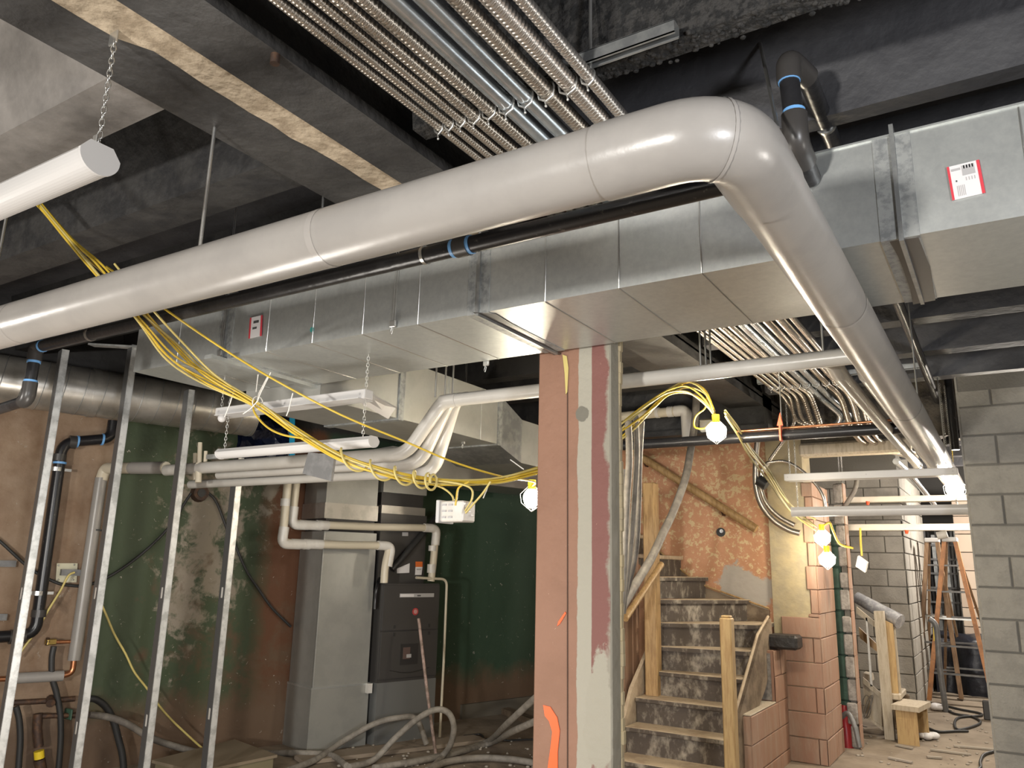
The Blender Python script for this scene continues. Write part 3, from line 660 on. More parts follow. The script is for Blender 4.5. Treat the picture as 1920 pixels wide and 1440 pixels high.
for i, (px, r, k) in enumerate(xs_):
    px_ = 283-(px-820)*.343
    x = float(P(px, 290-(px-820)*.343, y=y_s)[0]); xcon.append(x)
    t = thing('smooth_conduit' if k == 'e' else 'armoured_conduit', desc[i], 'conduit', (x, 3, ZC-r), 'conduits under the slab')
    m = emt_m if k == 'e' else flex_light if k == 'l' else flex_m
    if k == 'e':
        M().tube([(x, -.5, ZC), (x, y_s2+.45, ZC)], r, 20).build('tube', m, t)
        e = fil([(x, y_s2+.43, ZC), (x, y_s2+.65, ZC), (x+.12, y_s2+.9, ZC-.12), (x-.15, y_s2+1.0, ZC-.25)], .12, 5); M().tube(e, r, 14).build('bend', m, t)
    else:
        def ribbed(path, pitch):
            path = [Vector(tuple(map(float, p))) for p in path]; pts = []; rad = []
            acc = 0; cum = [0]
            for a, b in zip(path, path[1:]): cum.append(cum[-1]+(b-a).length)
            L_ = cum[-1]; nn = int(L_/pitch)
            j = 0
            for q in range(nn):
                for fr, rr_ in ((0, .84), (.28, .97), (.5, 1.0), (.72, .97)):
                    s_ = (q+fr)*pitch
                    while j < len(cum)-2 and cum[j+1] < s_: j += 1
                    pts.append(path[j].lerp(path[j+1], (s_-cum[j])/max(1e-6, cum[j+1]-cum[j]))); rad.append(r*rr_)
            return M().tube(pts, r, 9, radii=rad)
        wob = random.Random(i); path = spl([(x+wob.uniform(-.003, .003)*(0 < yy < 6), yy, ZC+wob.uniform(-.002, .002)) for yy in (-.5, .3, 1.0, y_s, 2.6)], 6)
        ribbed(path, .012 if r < .017 else .0155).build('tube', m, t)
        if i in (7, 8, 9):
            tail = [(x, y_s2+.05, ZC), (x+.02, y_s2+.5, ZC-.03), (x+.05, y_s2+1.1, ZC-.28), (x+.35, y_s2+1.8, ZC-.35)]
        else:
            s2 = [-.2, .35, .3, .1, .05][i]; tail = [(x, y_s2+.05, ZC), (x+.03, y_s2+.3, ZC-.03), (x+.05, y_s2+.5, ZC-.20), (x+s2, y_s2+.62, ZC-.50 if i == 0 else ZC-.24)]
        path = [(x, yy, ZC) for yy in (2.6, 4.0, 5.0, y_s2)]+spl(tail, 6)
        ribbed(path, .022).build('tube', m, t)
# struts with clamps
def strut(y, xa, xb_, lab, rx):
    t = thing('strut_channel', lab, 'channel', (xa, y, ZC+.02))
    b = M(); z0 = ZC+.031
    b.box((xa, y-.020, z0+.036), (xb_, y+.020, z0+.039)); b.box((xa, y-.020, z0), (xb_, y-.017, z0+.038)); b.box((xa, y+.017, z0), (xb_, y+.020, z0+.038)); b.box((xa, y-.020, z0), (xb_, y-.011, z0+.003)); b.box((xa, y+.011, z0), (xb_, y+.020, z0+.003))
    b.build('channel', galv_dull, t)
    for i, x in enumerate(xcon):
        r = xs_[i][1]; c = M(); c.tube([(x+(r+.002)*math.cos(a), y, ZC+(r+.002)*math.sin(a)) for a in [math.pi*(q/12.) for q in range(-1, 14)]], .0035, 6)
        c.tube([(x-r-.002, y, ZC), (x-r*.9, y, ZC-r*.9), (x, y, ZC-r-.012)], .0035, 6); c.tube([(x+r+.002, y, ZC), (x+r*.9, y, ZC-r*.9), (x, y, ZC-r-.012)], .0035, 6)
        c.build('conduit_clamp', zinc, t); c2 = M(); c2.tube([(x-.004, y, ZC-r-.006), (x+.003, y-.004, ZC-r-.030)], .0028, 6); c2.ball((x+.003, y-.004, ZC-r-.031), .0045, 8, 5); c2.build('clamp_screw', zinc, t)
    for x in rx: M().tube([(x, y, ZC-.01), (x, y, ZS)], .0055, 8).build('rod', zinc, t)
    return t
xrod = float(P(1100, 190, y=y_s)[0]); xend = float(P(1270, 100, y=y_s)[0])
strut(y_s, xcon[0]-.05, xend, 'galvanized strut channel carrying the conduits near the bend of the big pipe', (xrod+.012,))
strut(y_s2, xcon[0]-.1, xcon[-1]+.5, 'galvanized strut channel carrying the conduits in front of the stair well', (xcon[0]-.02, xcon[-1]+.12))
strut(3.6, xcon[0]-.1, xcon[-1]+.6, 'galvanized strut channel carrying the conduits behind the main duct', (xcon[-1]+.2,))

# ------------------------------------------------------------ three parallel insulated pipes behind the duct
nm = ['front', 'middle', 'rear']
ZB = 2.44
for k in range(3):
    y = 3.43+.095*k; z = ZB+.026*k; r = .036
    c0 = P(830+12*k, 762, y=y); xt = float(c0[0])
    low_ = P(757+26*k, 848+8*k, y=y); zl = float(P(600, 862+17*k, y=y)[2]); r2 = .040 if k == 0 else .030
    xl_ = float(low_[0]); zl0 = zl
    xr_ = (-.20, -.583, -.478)[k]
    t = thing('parallel_pipe', ['white insulated pipe of the trio, nearest to the camera, crossing behind the column', 'white insulated pipe, middle one of the trio behind the column', 'white insulated pipe, rearmost of the trio behind the column'][k], 'pipe', (xt, y, zl0-r), 'trio of insulated pipes')
    if k == 0: jpipe([(xt-.01, y, z), (-.50, y, z)], r, 'straight_section', t, lit_jacket, n=18); M().tube(fil([(-.52, y, z), (-.44, y, z), (-.44, y+.09, z+.04)], .06, 5), r, 16).build('elbow_cover', lit_jacket, t)
    else:
        jpipe([(xt-.01, y, z), (xr_-.12, y, z)], r, 'straight_section', t, lit_jacket, n=18)
        M().tube(fil([(xr_-.14, y, z), (xr_, y, z), (xr_, y+.20, ZB)], .10, 8), r+.002, 16).build('elbow_cover', lit_jacket, t)
        jpipe([(xr_, y+.18, ZB), (xr_, 7.2, ZB)], r, 'straight_section', t, lit_jacket, n=18)
        M().tube(fil([(xr_, 7.19, ZB), (xr_, 7.3, ZB), (xr_, 7.33, ZB-.08)], .05, 5), r+.002, 16).build('elbow_cover', lit_jacket, t)
    e = fil([(xt+.10, y, z), (xt, y, z), (xl_+.02, y, zl0), (xl_-.25, y, zl0)], .09, 8)
    M().tube(e, r+.003, 20).build('offset_elbows', lit_jacket, t)
    xleft = float(P((312, 410, 358)[k], (877, 890, 900)[k], y=y)[0])
    jpipe([(xl_-.2, y, zl0), (xleft, y, zl0)], r2, 'straight_section', t, lit_jacket, n=18, seed=k)
for k, px in enumerate((830, 848, 862)):
    q = P(px-14, 745, y=3.43+.095*k); rod(np.array([q[0], 3.43+.095*k, ZB+.03+.02*k]), ZS, ['zinc rod over the elbows of the white trio, left of three', 'zinc rod over the elbows of the white trio, middle of three', 'zinc rod over the elbows of the white trio, right of three'][k])
for k, (px, lab) in enumerate(((1313, 'zinc rod over the white trio right of the column, left of three'), (1323, 'zinc rod over the white trio right of the column, middle of three'), (1332, 'zinc rod over the white trio right of the column, right of three'))):
    x = float(P(px, 670, y=3.43+.095*k)[0]); rod(np.array([x, 3.43+.095*k, ZB+.03+.02*k]), ZS, lab)
x = float(P(1543, 650, y=3.43)[0]); rod(np.array([x, 3.43, ZB+.03]), ZS, 'zinc rod over the white trio beside the big pipe')
for px, py, y, lab in ((1708, 690, 4.6, 'zinc rod beside the far run of the big pipe, upper one'), (1751, 770, 6.6, 'zinc rod beside the far run of the big pipe, lower one')):
    rod(np.array([xP+.05, y, zP+.05]), ZS, lab, .004)
# spotless copper bit left end: white pipe turning down the left wall is built with the wall

# black iron pipe across the stair well
q0 = P(1100, 836, y=5.4); q1 = P(1800, 803, y=5.4)
t = thing('black_iron_pipe', 'glossy black iron pipe crossing in front of the stair well', 'pipe', (q0[0], 5.4, q0[2]-.04)); zz_ = float((P(1165, 832, y=5.4)[2]+P(1700, 806, y=5.4)[2])/2)
M().tube([(q0[0], 5.4, zz_), (-.33, 5.4, zz_)], .036, 20).build('pipe_run', black_iron, t)
M().tube([(float(P(1380, 800, y=5.4)[0]), 5.42, zz_+.052), (-.5, 5.42, zz_+.056)], .009, 10).build('copper_line', copper, t)
q = P(1464, 812, y=5.36)
M().bar((q[0], 5.36, zz_-.045), (q[0], 5.36, zz_+.06), .012, .05, (0, 1, 0)).build('warning_tag', red_tag, t)
M().slab([(q[0]-.02, 5.345, zz_+.06), (q[0]+.02, 5.345, zz_+.06), (q[0]+.004, 5.345, zz_+.15)], (0, .02, 0)).build('warning_tag', red_tag, t)
rod(np.array([q[0], 5.4, zz_+.035]), ZS, 'zinc rod with a red tag on the black iron pipe', .004)
# black pipe down the far right corner
t = thing('black_riser', 'black pipes dropping in the corner behind the block wall edge', 'pipe', (-.33, 7.0, 2.45))
M().tube([(-.28, 6.9, 3.1), (-.28, 6.9, 2.50)], .03, 14).build('pipe_drop', black_iron, t)
M().tube(fil([(-.10, 7.1, 2.75), (-.30, 7.1, 2.62), (-.55, 7.0, 2.5)], .1), .03, 14).build('branch', black_iron, t)
# white plastic pipe over the stair wall
yv = 6.4; t = thing('white_vent_pipe', 'white plastic pipe with an elbow above the orange stair wall', 'pipe', P(1290, 790, y=yv))
a = P(1100, 783, y=yv); c = P(1278, 770, y=yv); dn = P(1290, 812, y=yv)
a[2] = c[2]-.01
M().tube([a, c], .042, 18).build('pipe_run', cream_pvc, t); M().tube(fil([c-[.06, 0, 0], c+[.04, 0, 0], (c[0]+.05, yv, dn[2]-.04)], .09, 6), .05, 18).build('elbow', white_pvc, t)
b = M(); ring(b, c-[.1, 0, 0], (1, 0, 0), .042, .006, 18, .05); ring(b, c-[.22, 0, 0], (1, 0, 0), .042, .006, 18, .03); b.build('coupling', white_pvc, t)

# ------------------------------------------------------------ stair
stt = thing('staircase', 'dusty wooden winder stair rising beside the orange wall', 'staircase', (-2.2, 5.5, 0))
RI = .185; XL, XR = -2.62, -1.93
ny = {1: 5.62, 2: 5.86, 3: 6.06, 4: 6.26}
for k in range(0, 5):
    if k not in ny: y0 = 5.38 if k == 0 else 6.42
    else: y0 = ny[k]
    if k == 0: continue
    xr_ = float(P(1372, 1390, z=RI*k*1.0)[0]) if False else -1.835
    z = RI*k; yb = 7.25
    o = M().cbox((XL, y0, z-.035), (xr_, min(y0+.32, 7.2), z-.004), .006).build('tread', riser_m, stt); M().cbox((XL, y0+.004, z-.005), (xr_, min(y0+.32, 7.2), z), .002).build('worn_surface', tread_m, o)
    M().box((XL, y0+.03, z-RI), (xr_, y0+.055, z-.033)).build('riser', riser_m, stt)
M().cbox((XL, 5.40, -.0), (-1.835, 5.70, .015), .004).build('tread', tread_m, stt)
pv = np.array([XL+.02, 6.33])
wind = {5: [(-1.835, 6.50), (-1.835, 6.86)], 6: [(-1.82, 6.86), (-1.82, 7.27), (-2.02, 7.27)], 7: [(-2.02, 7.27), (-2.36, 7.27)], 8: [(-2.40, 7.27), (-2.66, 7.27)]}
for k, pts in wind.items():
    z = RI*k; q = [(pv[0], pv[1], z-.035)]+[(a, b_, z-.035) for a, b_ in pts]
    ex = (np.array(pts[-1])-pv)*1.0
    nxt = [(pv[0], pv[1]+.05, z-.035)]
    o = M().slab(q+nxt, (0, 0, .030)).build('tread', riser_m, stt); M().slab([(a, b_+.004, c_+.030) for a, b_, c_ in q+nxt], (0, 0, .005)).build('worn_surface', tread_m, o)
    d = np.array(pts[0])-pv; d = d/np.linalg.norm(d); nrm = np.array([-d[1], d[0]])
    a = pv+nrm*.03; c = np.array(pts[0])+nrm*.03
    M().slab([(a[0], a[1], z-RI), (c[0], c[1], z-RI), (c[0]+nrm[0]*.02, c[1]+nrm[1]*.02, z-RI), (a[0]+nrm[0]*.02, a[1]+nrm[1]*.02, z-RI)], (0, 0, RI-.033)).build('riser', riser_m, stt)
for k in range(9, 13):
    z = RI*k; x = -2.66-.24*(k-9)
    M().cbox((x-.27, 6.36, z-.035), (x+.02, 7.28, z), .006).build('tread', tread_m, stt)
    M().box((x-.025, 6.36, z-RI), (x-.005, 7.28, z-.033)).build('riser', riser_m, stt)
# skirt board on the stair wall
q = [P(*p, y=7.27) for p in ((1442, 1145), (1385, 1125), (1310, 1098), (1262, 1060), (1215, 1018), (1165, 975), (1165, 1030), (1215, 1072), (1262, 1112), (1310, 1150), (1385, 1180), (1442, 1200))]
M().slab(q, (0, .03, 0)).build('skirt_board', wood_old, stt)
q = [P(*p, y=7.262) for p in ((1442, 1141), (1385, 1121), (1310, 1094), (1262, 1056), (1215, 1014), (1165, 971))]
M().tube(q, .009, 6).build('skirt_cap', wood_oak, stt)
# right stringer plank (sloping board)
xsr = -1.79
q = [P(*p, x=xsr) for p in ((1446, 1160), (1428, 1190), (1388, 1338), (1388, 1440), (1412, 1440), (1416, 1345), (1436, 1290), (1450, 1220))]
M().slab(q, (-.035, 0, 0)).build('stringer', wood_old, stt)
q = [P(*p, x=xsr) for p in ((1440, 1156), (1420, 1190), (1376, 1345))]
M().tube(q, .012, 6).build('stringer_cap', tread_m, stt)
# left stringer and panelling
q = [P(*p, x=XL-.01) for p in ((1222, 1205), (1232, 1215), (1232, 1260), (1208, 1300), (1180, 1400), (1160, 1440), (1150, 1440), (1172, 1345), (1186, 1290))]
M().slab(q, (-.03, 0, 0)).build('stringer', tread_m, stt)
yy0 = 5.4
for k in range(7):
    ya = 5.30+.15*k; z1 = .72+.105*k*1.15
    M().cbox((XL-.10-.004*(k % 2), ya, .1), (XL-.075, ya+.14, z1+.55), .006).build('plank', mat('stained_panelling_%d' % (k % 3), [(.26, .15, .09), (.31, .19, .12), (.22, .13, .08)][k % 3], .6), stt)
def newel(px0, px1, ptop, y, lab, m, base_z=0, cap=False):
    a = P(px0, ptop, y=y); c = P(px1, ptop, y=y); w_ = float(c[0]-a[0])
    o = M().cbox((a[0], y, base_z), (c[0], y+w_, a[2]), .008).build('newel_post', m, stt)
    if cap: M().cbox((a[0]+.008, y+.008, a[2]), (c[0]-.008, y+w_-.008, a[2]+.015), .007).build('post_cap', m, o)
    return o
newel(1204, 1226, 905, 6.22, '', wood_oak)
newel(1348, 1370, 1158, 5.35, '', wood_new, cap=True)
M().cbox(P(1190, 932, y=6.3), P(1206, 924, y=6.34), .004).build('rail_stub', wood_brown, stt)
# hand rail pieces
a = P(1240, 1058, y=6.2); c = P(1172, 1160, y=5.55); M().tube([a, c], .026, 14).build('hand_rail', wood_oak, stt)
t = thing('wall_handrail', 'round oak handrail fixed to the orange stair wall', 'handrail', P(1300, 930, y=7.18))
a = P(1172, 838, y=7.17); c = P(1418, 992, y=7.17); M().tube([a, c], .038, 16).build('rail', wood_oak, t)
for f_ in (.15, .75):
    p = a*(1-f_)+c*f_; M().tube([p+[0, 0, -.02], p+[0, .06, -.07], p+[0, .12, -.07]], .008, 8).build('bracket', iron, t)
# loose black rubbery lump on the pier
q = P(1468, 1200, y=7.1)
t = M(); t.cbox((P(1437, 1200, y=6.95)[0], 6.95, P(1450, 1217, y=6.95)[2]), (P(1494, 1200, y=6.95)[0], 7.17, P(1450, 1190, y=6.95)[2]), .02)
tag(t.build('scorched_timber', mat('scorched_wood', (.025, .023, .022), .5, bump=.6, bs=25)), 'short black scorched timber lying on the low pink wall', 'timber')

# ------------------------------------------------------------ studs
sd0 = np.array([-4.914, 2.469]); sdir = np.array([math.sin(WA), math.cos(WA)])
tops = [(113, 655), (250, 645), (365, 728), (449, 858)]
SL = ['steel stud, leftmost of the four free-standing ones', 'steel stud, second from the left with a short track at its head', 'steel stud, third from the left in front of the green wall', 'steel stud, rightmost and shortest of the four']
for k in range(4):
    p = sd0+sdir*.40*k; pp = P(tops[k][0], tops[k][1], y=p[1]); zt_ = float(pp[2])
    dist = p/np.linalg.norm(p); 
    t = thing('steel_stud', SL[k], 'stud', (p[0], p[1], 0), 'free-standing steel studs')
    A = np.array([WD[0], WD[1]]); B = np.array([WN[0], WN[1]])
    def pt(a, b_, z): q = p+A*a+B*b_; return (q[0], q[1], z)
    # channel: web faces along the row, two flanges
    M().hexa([pt(0, 0, 0), pt(0, -.092, 0), pt(.003, -.092, 0), pt(.003, 0, 0), pt(0, 0, zt_), pt(0, -.092, zt_), pt(.003, -.092, zt_), pt(.003, 0, zt_)]).build('web', mat('shaded_stud_web', (.16, .165, .17), .45, .6), t)  # web coloured darker than the flanges, its shade put into the colour
    M().hexa([pt(0, 0, 0), pt(0, -.003, 0), pt(.042, -.003, 0), pt(.042, 0, 0), pt(0, 0, zt_), pt(0, -.003, zt_), pt(.042, -.003, zt_), pt(.042, 0, zt_)]).build('flange', stud_m, t)
    M().hexa([pt(0, -.089, 0), pt(0, -.092, 0), pt(.042, -.092, 0), pt(.042, -.089, 0), pt(0, -.089, zt_), pt(0, -.092, zt_), pt(.042, -.092, zt_), pt(.042, -.089, zt_)]).build('flange', stud_m, t)
    b = M(); b.hexa([pt(.040, 0, 0), pt(.040, -.010, 0), pt(.043, -.010, 0), pt(.043, 0, 0), pt(.040, 0, zt_), pt(.040, -.010, zt_), pt(.043, -.010, zt_), pt(.043, 0, zt_)]); b.build('return_lip', stud_m, t)
    for zk in (1.28, .5): 
        b = M(); b.hexa([pt(-.001, -.03, zk), pt(-.001, -.055, zk), pt(.001, -.055, zk+.02), pt(.001, -.03, zk+.02), pt(-.001, -.03, zk+.06), pt(-.001, -.055, zk+.06), pt(.001, -.055, zk+.08), pt(.001, -.03, zk+.08)]); b.build('knockout', white_pvc, t)
    if k == 1:
        b = M(); q = p+A*.02; b.bar((q[0]-.35, q[1]-.1, zt_+.02), (q[0]+.05, q[1]+.03, zt_-.02), .06, .012); b.build('head_track', stud_m, t)

# ------------------------------------------------------------ left wall services
def wpath(p, n=.06): return [WP(a, c, n) for a, c in p]
t = thing('drain_stack', 'glossy black drain stack clamped to the tan wall', 'pipe', WP(70, 1180, .08))
pth = wpath([(213, 795), (208, 822), (117, 830), (66, 1190), (-30, 1196)], .08)
pth[0] = pth[1]+np.array([0, 0, .14])
M().tube(fil(pth, .09, 7), .040, 18).build('pipe_run', black_iron, t)
for p, ax in (((111, 858), 2), ((73, 1150), 2), ((136, 829), 1), ((40, 1193), 1), ((25, 1194), 1)):
    b = M(); c = WP(*p, .08); ring(b, c, (0, 0, 1) if ax == 2 else WD, .040, .009, 18, .05); b.build('coupling', fitting_black, t)
for p in ((112, 868), (145, 828), (192, 824)): b = M(); ring(b, WP(*p, .08), (0, 0, 1) if p[0] == 112 else WD, .040, .006, 18, .015); b.build('glue_ring', pipe_blue, t)
for p in ((106, 880), (71, 1112)):
    c = WP(*p, .08); b = M(); ring(b, c, (0, 0, 1), .040, .006, 18, .03); b.bar(c-WD*.10, c+WD*.10, .008, .02); b.build('pipe_clamp', zinc, t)
# insulated riser
t = thing('insulated_riser', 'white insulated pipe dropping down the tan wall to a copper elbow', 'pipe', WP(138, 1240, .10))
r0 = P(312, 877, y=3.43); r1 = WP(197, 878, .10)
c = [r0+np.array([-.01, 0, 0]), np.array([r1[0]+.02, r1[1]+.0, r1[2]])]
M().tube(fil([r0, r1, WP(190, 900, .10)], .10, 8), .043, 18).build('elbow_run', cream_pvc, t)
M().tube([r0+(r1-r0)*.02, r0+(r1-r0)*.55], .046, 18).build('straight_section', white_jacket, t)
jpipe([WP(190, 896, .10), WP(139, 1238, .10)], .043, 'straight_section', t, n=18)
M().tube(fil([WP(139, 1234, .10), WP(136, 1262, .10), WP(112, 1268, .10)], .07, 7), .020, 14).build('copper_elbow', copper, t)
jpipe([WP(118, 1267, .10), WP(26, 1272, .10)], .037, 'straight_section', t, n=18)
M().tube([WP(26, 1272, .10), WP(-30, 1275, .10)], .018, 14).build('copper_tube', copper, t)
b = M(); ring(b, WP(182, 994, .10), (0, 0, 1), .043, .004, 16, .012); b.build('tie', rubber_dark, t)
# isolating valve bracket
t = thing('wall_switch_box', 'small grey switch body on a brass-coloured plate on the tan wall', 'switch', WP(125, 1075, .01))
q = [WP(*p, n=.012) for p in ((106, 1056), (145, 1056), (143, 1092), (104, 1092))]; M().slab(q, WN*.008).build('plate', mat('yellowed_plate', (.55, .52, .38), .5), t)
a, c = WP(114, 1073, .05), WP(158, 1074, .05); M().bar(a, c, .05, .045).build('body', steel_plate, t)
M().bar(WP(153, 1075, .055), WP(160, 1075, .055), .052, .05).build('red_lever', red_tag, t)
for p in ((110, 1060), (139, 1059), (109, 1087), (137, 1087)): M().ball(WP(*p, .022), .007, 8, 5).build('bolt', zinc, t)
# wall brackets
for i, (p0_, p1_) in enumerate((((0, 1057), (30, 1057)), ((0, 1157), (13, 1157)))):
    M2 = M().bar(WP(*p0_, .02)-WD*.1, WP(*p1_, .02), .02, .045); tag(M2.build('wall_bracket', steel_plate), ['grey flat bracket at the left edge, upper one', 'grey flat bracket at the left edge, lower one'][i], 'bracket')
# cables and hoses on the wall
def cable(name, lab, pts, r, m, cat='cable', group=None, n=8, seg=8):
    return tag(M().tube(spl(pts, seg), r, n).build(name, m), lab, cat, group)
cable('black_cable', 'black cable sagging across the tan wall behind the switch box', wpath([(-20, 1000), (0, 1015), (40, 1052), (62, 1070), (100, 1090), (125, 1097), (165, 1097), (215, 1075), (270, 1035), (320, 985), (345, 945), (358, 925)], .05), .011, rubber_dark)
cable('black_cable', 'black cable running down the green wall from the round hole', wpath([(385, 920), (405, 940), (425, 990), (440, 1020), (462, 1070), (485, 1105), (510, 1140), (545, 1175)], .03), .011, rubber_dark)
cable('yellow_cable', 'yellow cable looping down from the switch box on the tan wall', wpath([(140, 1073), (128, 1080), (113, 1108), (90, 1145), (70, 1180), (48, 1210), (32, 1232)], .09), .008, yellow_pale)
cable('yellow_cable', 'long yellow cable hanging slack across the green wall to the floor', wpath([(190, 1132), (200, 1155), (215, 1190), (235, 1225), (252, 1260), (275, 1290), (300, 1325), (322, 1350), (345, 1372), (378, 1402), (400, 1420), (450, 1450)], .20), .008, yellow_pale)
c = WP(373, 925, .0); t = M(); t.tube([c, c+WN*.06], .070, 16, radii=[.075, .062]); o = t.build('pipe_sleeve', iron); tag(o, 'rusty round sleeve with a hole in the green wall', 'sleeve')
M().tube([c+WN*.055, c+WN*.064], .035, 12).build('opening', rubber_dark, o)
t = thing('hose_bib', 'copper hose tap on the tan wall with a black hose', 'tap', WP(100, 1203, .05))
M().tube([WP(140, 1203, .09), WP(98, 1204, .09)], .013, 12).build('copper_tube', copper, t); M().cbox(WP(100, 1208, .06), WP(90, 1199, .12), .005).build('valve', brass, t)
M().tube([WP(92, 1203, .09), WP(86, 1203, .09)], .028, 10).build('handle', iron, t)
cable('black_hose', 'black hose hanging from the copper tap to the floor', wpath([(101, 1212), (97, 1235), (98, 1270), (106, 1300), (113, 1340), (114, 1385), (110, 1440), (105, 1480)], .10), .021, rubber_dark, 'hose', n=10)
cable('black_hose', 'black hose arching from the low valves behind the second stud', wpath([(160, 1312), (178, 1311), (198, 1325), (212, 1350), (222, 1385), (230, 1420), (233, 1470)], .16), .024, rubber_dark, 'hose', n=10)
cable('black_hose', 'grey hose running from the brass valve along the floor to the pallet', wpath([(168, 1340), (205, 1345), (240, 1358), (280, 1382), (320, 1397), (360, 1408), (400, 1418)], .3), .024, rubber, 'hose', n=10)
cable('black_hose', 'short dark hose at the bottom left corner', wpath([(30, 1325), (36, 1350), (38, 1390), (34, 1450)], .14), .021, rubber_dark, 'hose', n=10)
t = thing('valve_manifold', 'rusty low pipework with two valves near the floor at the left', 'pipework', WP(80, 1330, .06))
M().tube([WP(20, 1318, .06), WP(92, 1314, .06), WP(140, 1310, .06)], .020, 10).build('pipe_run', iron, t)
M().tube([WP(75, 1343, .09), WP(170, 1340, .09)], .018, 10).build('pipe_run', iron, t)
M().tube([WP(72, 1338, .09), WP(70, 1368, .09), WP(73, 1400, .09)], .030, 12).build('valve_body', iron, t)
M().tube([WP(73, 1408, .09), WP(74, 1422, .09)], .033, 12).build('yellow_tape', yellow_plastic, t)
M().tube([WP(74, 1424, .09), WP(80, 1460, .09)], .036, 12).build('hose_end', iron, t)
M().cbox(WP(118, 1348, .04), WP(138, 1330, .13), .01).build('valve', green_m, t); M().tube([WP(168, 1340, .09), WP(172, 1340, .09)], .026, 12).build('brass_nut', brass, t)
M().tube([WP(95, 1310, .06), WP(95, 1319, .13)], .03, 10).build('valve', iron, t)
# small fittings standing above the white trio at the left
t = thing('pipe_fittings', 'cluster of small upright pipe fittings at the left end of the white trio', 'fitting', P(385, 880, y=3.4))
for px, py0, py1, r in ((375, 830, 868, .016), (366, 850, 900, .014), (386, 846, 866, .013), (373, 868, 905, .022)): M().tube([P(px, py0, y=3.42), P(px-1, py1, y=3.42)], r, 12).build('nipple', cream_pvc, t)
M().bar(P(390, 857, y=3.4), P(420, 855, y=3.4), .03, .03).build('bracket', stud_m, t)

# ------------------------------------------------------------ furnace and plenums
NF = float((P(587, 1411, z=0)-WO)@WN)
def ws(px, py, n): return WS(WP(px, py, n))
s0 = ws(592, 1200, NF); s1 = ws(694, 1200, NF); wdp = .42
ZP1 = float(WP(600, 1290, NF)[2])
t = thing('return_plenum', 'tall galvanized return air plenum standing left of the furnace', 'duct', W((s0+s1)/2, NF-.2, 0))
zt1 = float(WP(600, 995, NF)[2])
M().wbox(s0-.01, s1+.01, NF-wdp-.01, NF+.01, 0, ZP1).build('base_section', duct_side, t)
M().wbox(s0, s1, NF-wdp, NF, ZP1, zt1).build('upper_section', duct_side, t)
M().wbox(s0-.012, s1+.012, NF-wdp-.012, NF+.012, ZP1-.008, ZP1+.008).build('seam', galv, t)
M().wbox(s0+.0, s0+.012, NF-.01, NF+.004, 0, zt1).build('corner_seam', galv, t)
za_ = float(WP(620, 972, NF)[2]); zb2 = float(WP(640, 944, NF)[2]); zc = float(WP(640, 897, NF)[2])
M().wbox(s0+.02, s1-.02, NF-wdp+.03, NF-.02, zt1, za_).build('flexible_collar', furn_trim, t)
M().wbox(s0-.01, s1, NF-wdp, NF, za_, zb2).build('shiny_band', spiral_m, t)
M().wbox(s0, s1-.01, NF-wdp+.01, NF-.01, zb2, 2.32).build('top_section', duct_side, t)
# furnace
NF2 = NF+.08
f0 = ws(706, 1300, NF2); f1 = ws(816, 1300, NF2); zb_f = float(WP(712, 1281, NF2)[2]); ztp = float(WP(720, 1094, NF2)[2]); zm = float(WP(715, 1184, NF2)[2])
fd = .48
t = thing('furnace', 'dark grey gas furnace standing beside the tall plenum', 'furnace', W((f0+f1)/2, NF2-.3, 0))
M().wbox(f0, f1, NF2-fd, NF2, 0, zb_f).build('base_plenum', mat('furnace_base', (.24, .245, .24), .45, .5), t)
cab = M().wbox(f0, f1, NF2-fd, NF2-.01, zb_f, ztp).build('cabinet', furn_dark, t)
M().wbox(f0+.01, f1-.01, NF2-.01, NF2+.012, zm+.006, ztp-.02).build('upper_door', furn_dark, t)
M().wbox(f0+.01, f1-.01, NF2-.01, NF2+.012, zb_f+.03, zm-.006).build('lower_door', furn_dark, t)
for fs_ in (.22, .82):
    s_ = f0+(f1-f0)*fs_
    for dz in (.022, -.045): M().wbox(s_-.008, s_+.008, NF2+.012, NF2+.02, zm+dz, zm+dz+.03).build('latch', furn_trim, t)
sv = lambda u: f0+(f1-f0)*u
zN = ztp-.10
M().wbox(sv(.28), sv(.88), NF2+.012, NF2+.017, zN-.022, zN+.012).build('name_strip', grey_ink, t)
M().wbox(sv(.28), sv(.52), NF2+.017, NF2+.019, zN-.018, zN+.006).build('name_plate', white_paper, t)
M().wbox(sv(.58), sv(.64), NF2+.017, NF2+.019, zN-.014, zN-.002).build('mark', ink, t)
c = W(sv(.56), NF2+.012, zN-.15); M().tube([c, c+WN*.006], .032, 20).build('badge', mat('badge_red', (.45, .06, .06), .4), t)
M().tube([c+WN*.005, c+WN*.008], .020, 16).build('badge_centre', mat('badge_pale', (.55, .3, .28), .3), t)
zL = float(WP(765, 1226, NF2)[2]); M().wbox(sv(.34), sv(.64), NF2+.012, NF2+.018, zL-.09, zL+.09).build('sight_frame', furn_trim, t)
M().wbox(sv(.38), sv(.50), NF2+.018, NF2+.021, zL-.04, zL+.06).build('instruction_label', mat('brown_label', (.12, .08, .07), .5), t); M().wbox(sv(.44), sv(.52), NF2+.021, NF2+.023, zL-.03, zL+.0).build('instruction_print', grey_ink, t)
M().tube(spl([W(sv(.18), NF2+.013, zb_f+.10), W(sv(.5), NF2+.016, zb_f+.07), W(sv(.85), NF2+.013, zb_f+.10)], 6), .004, 6).build('pressed_rib', furn_trim, t)
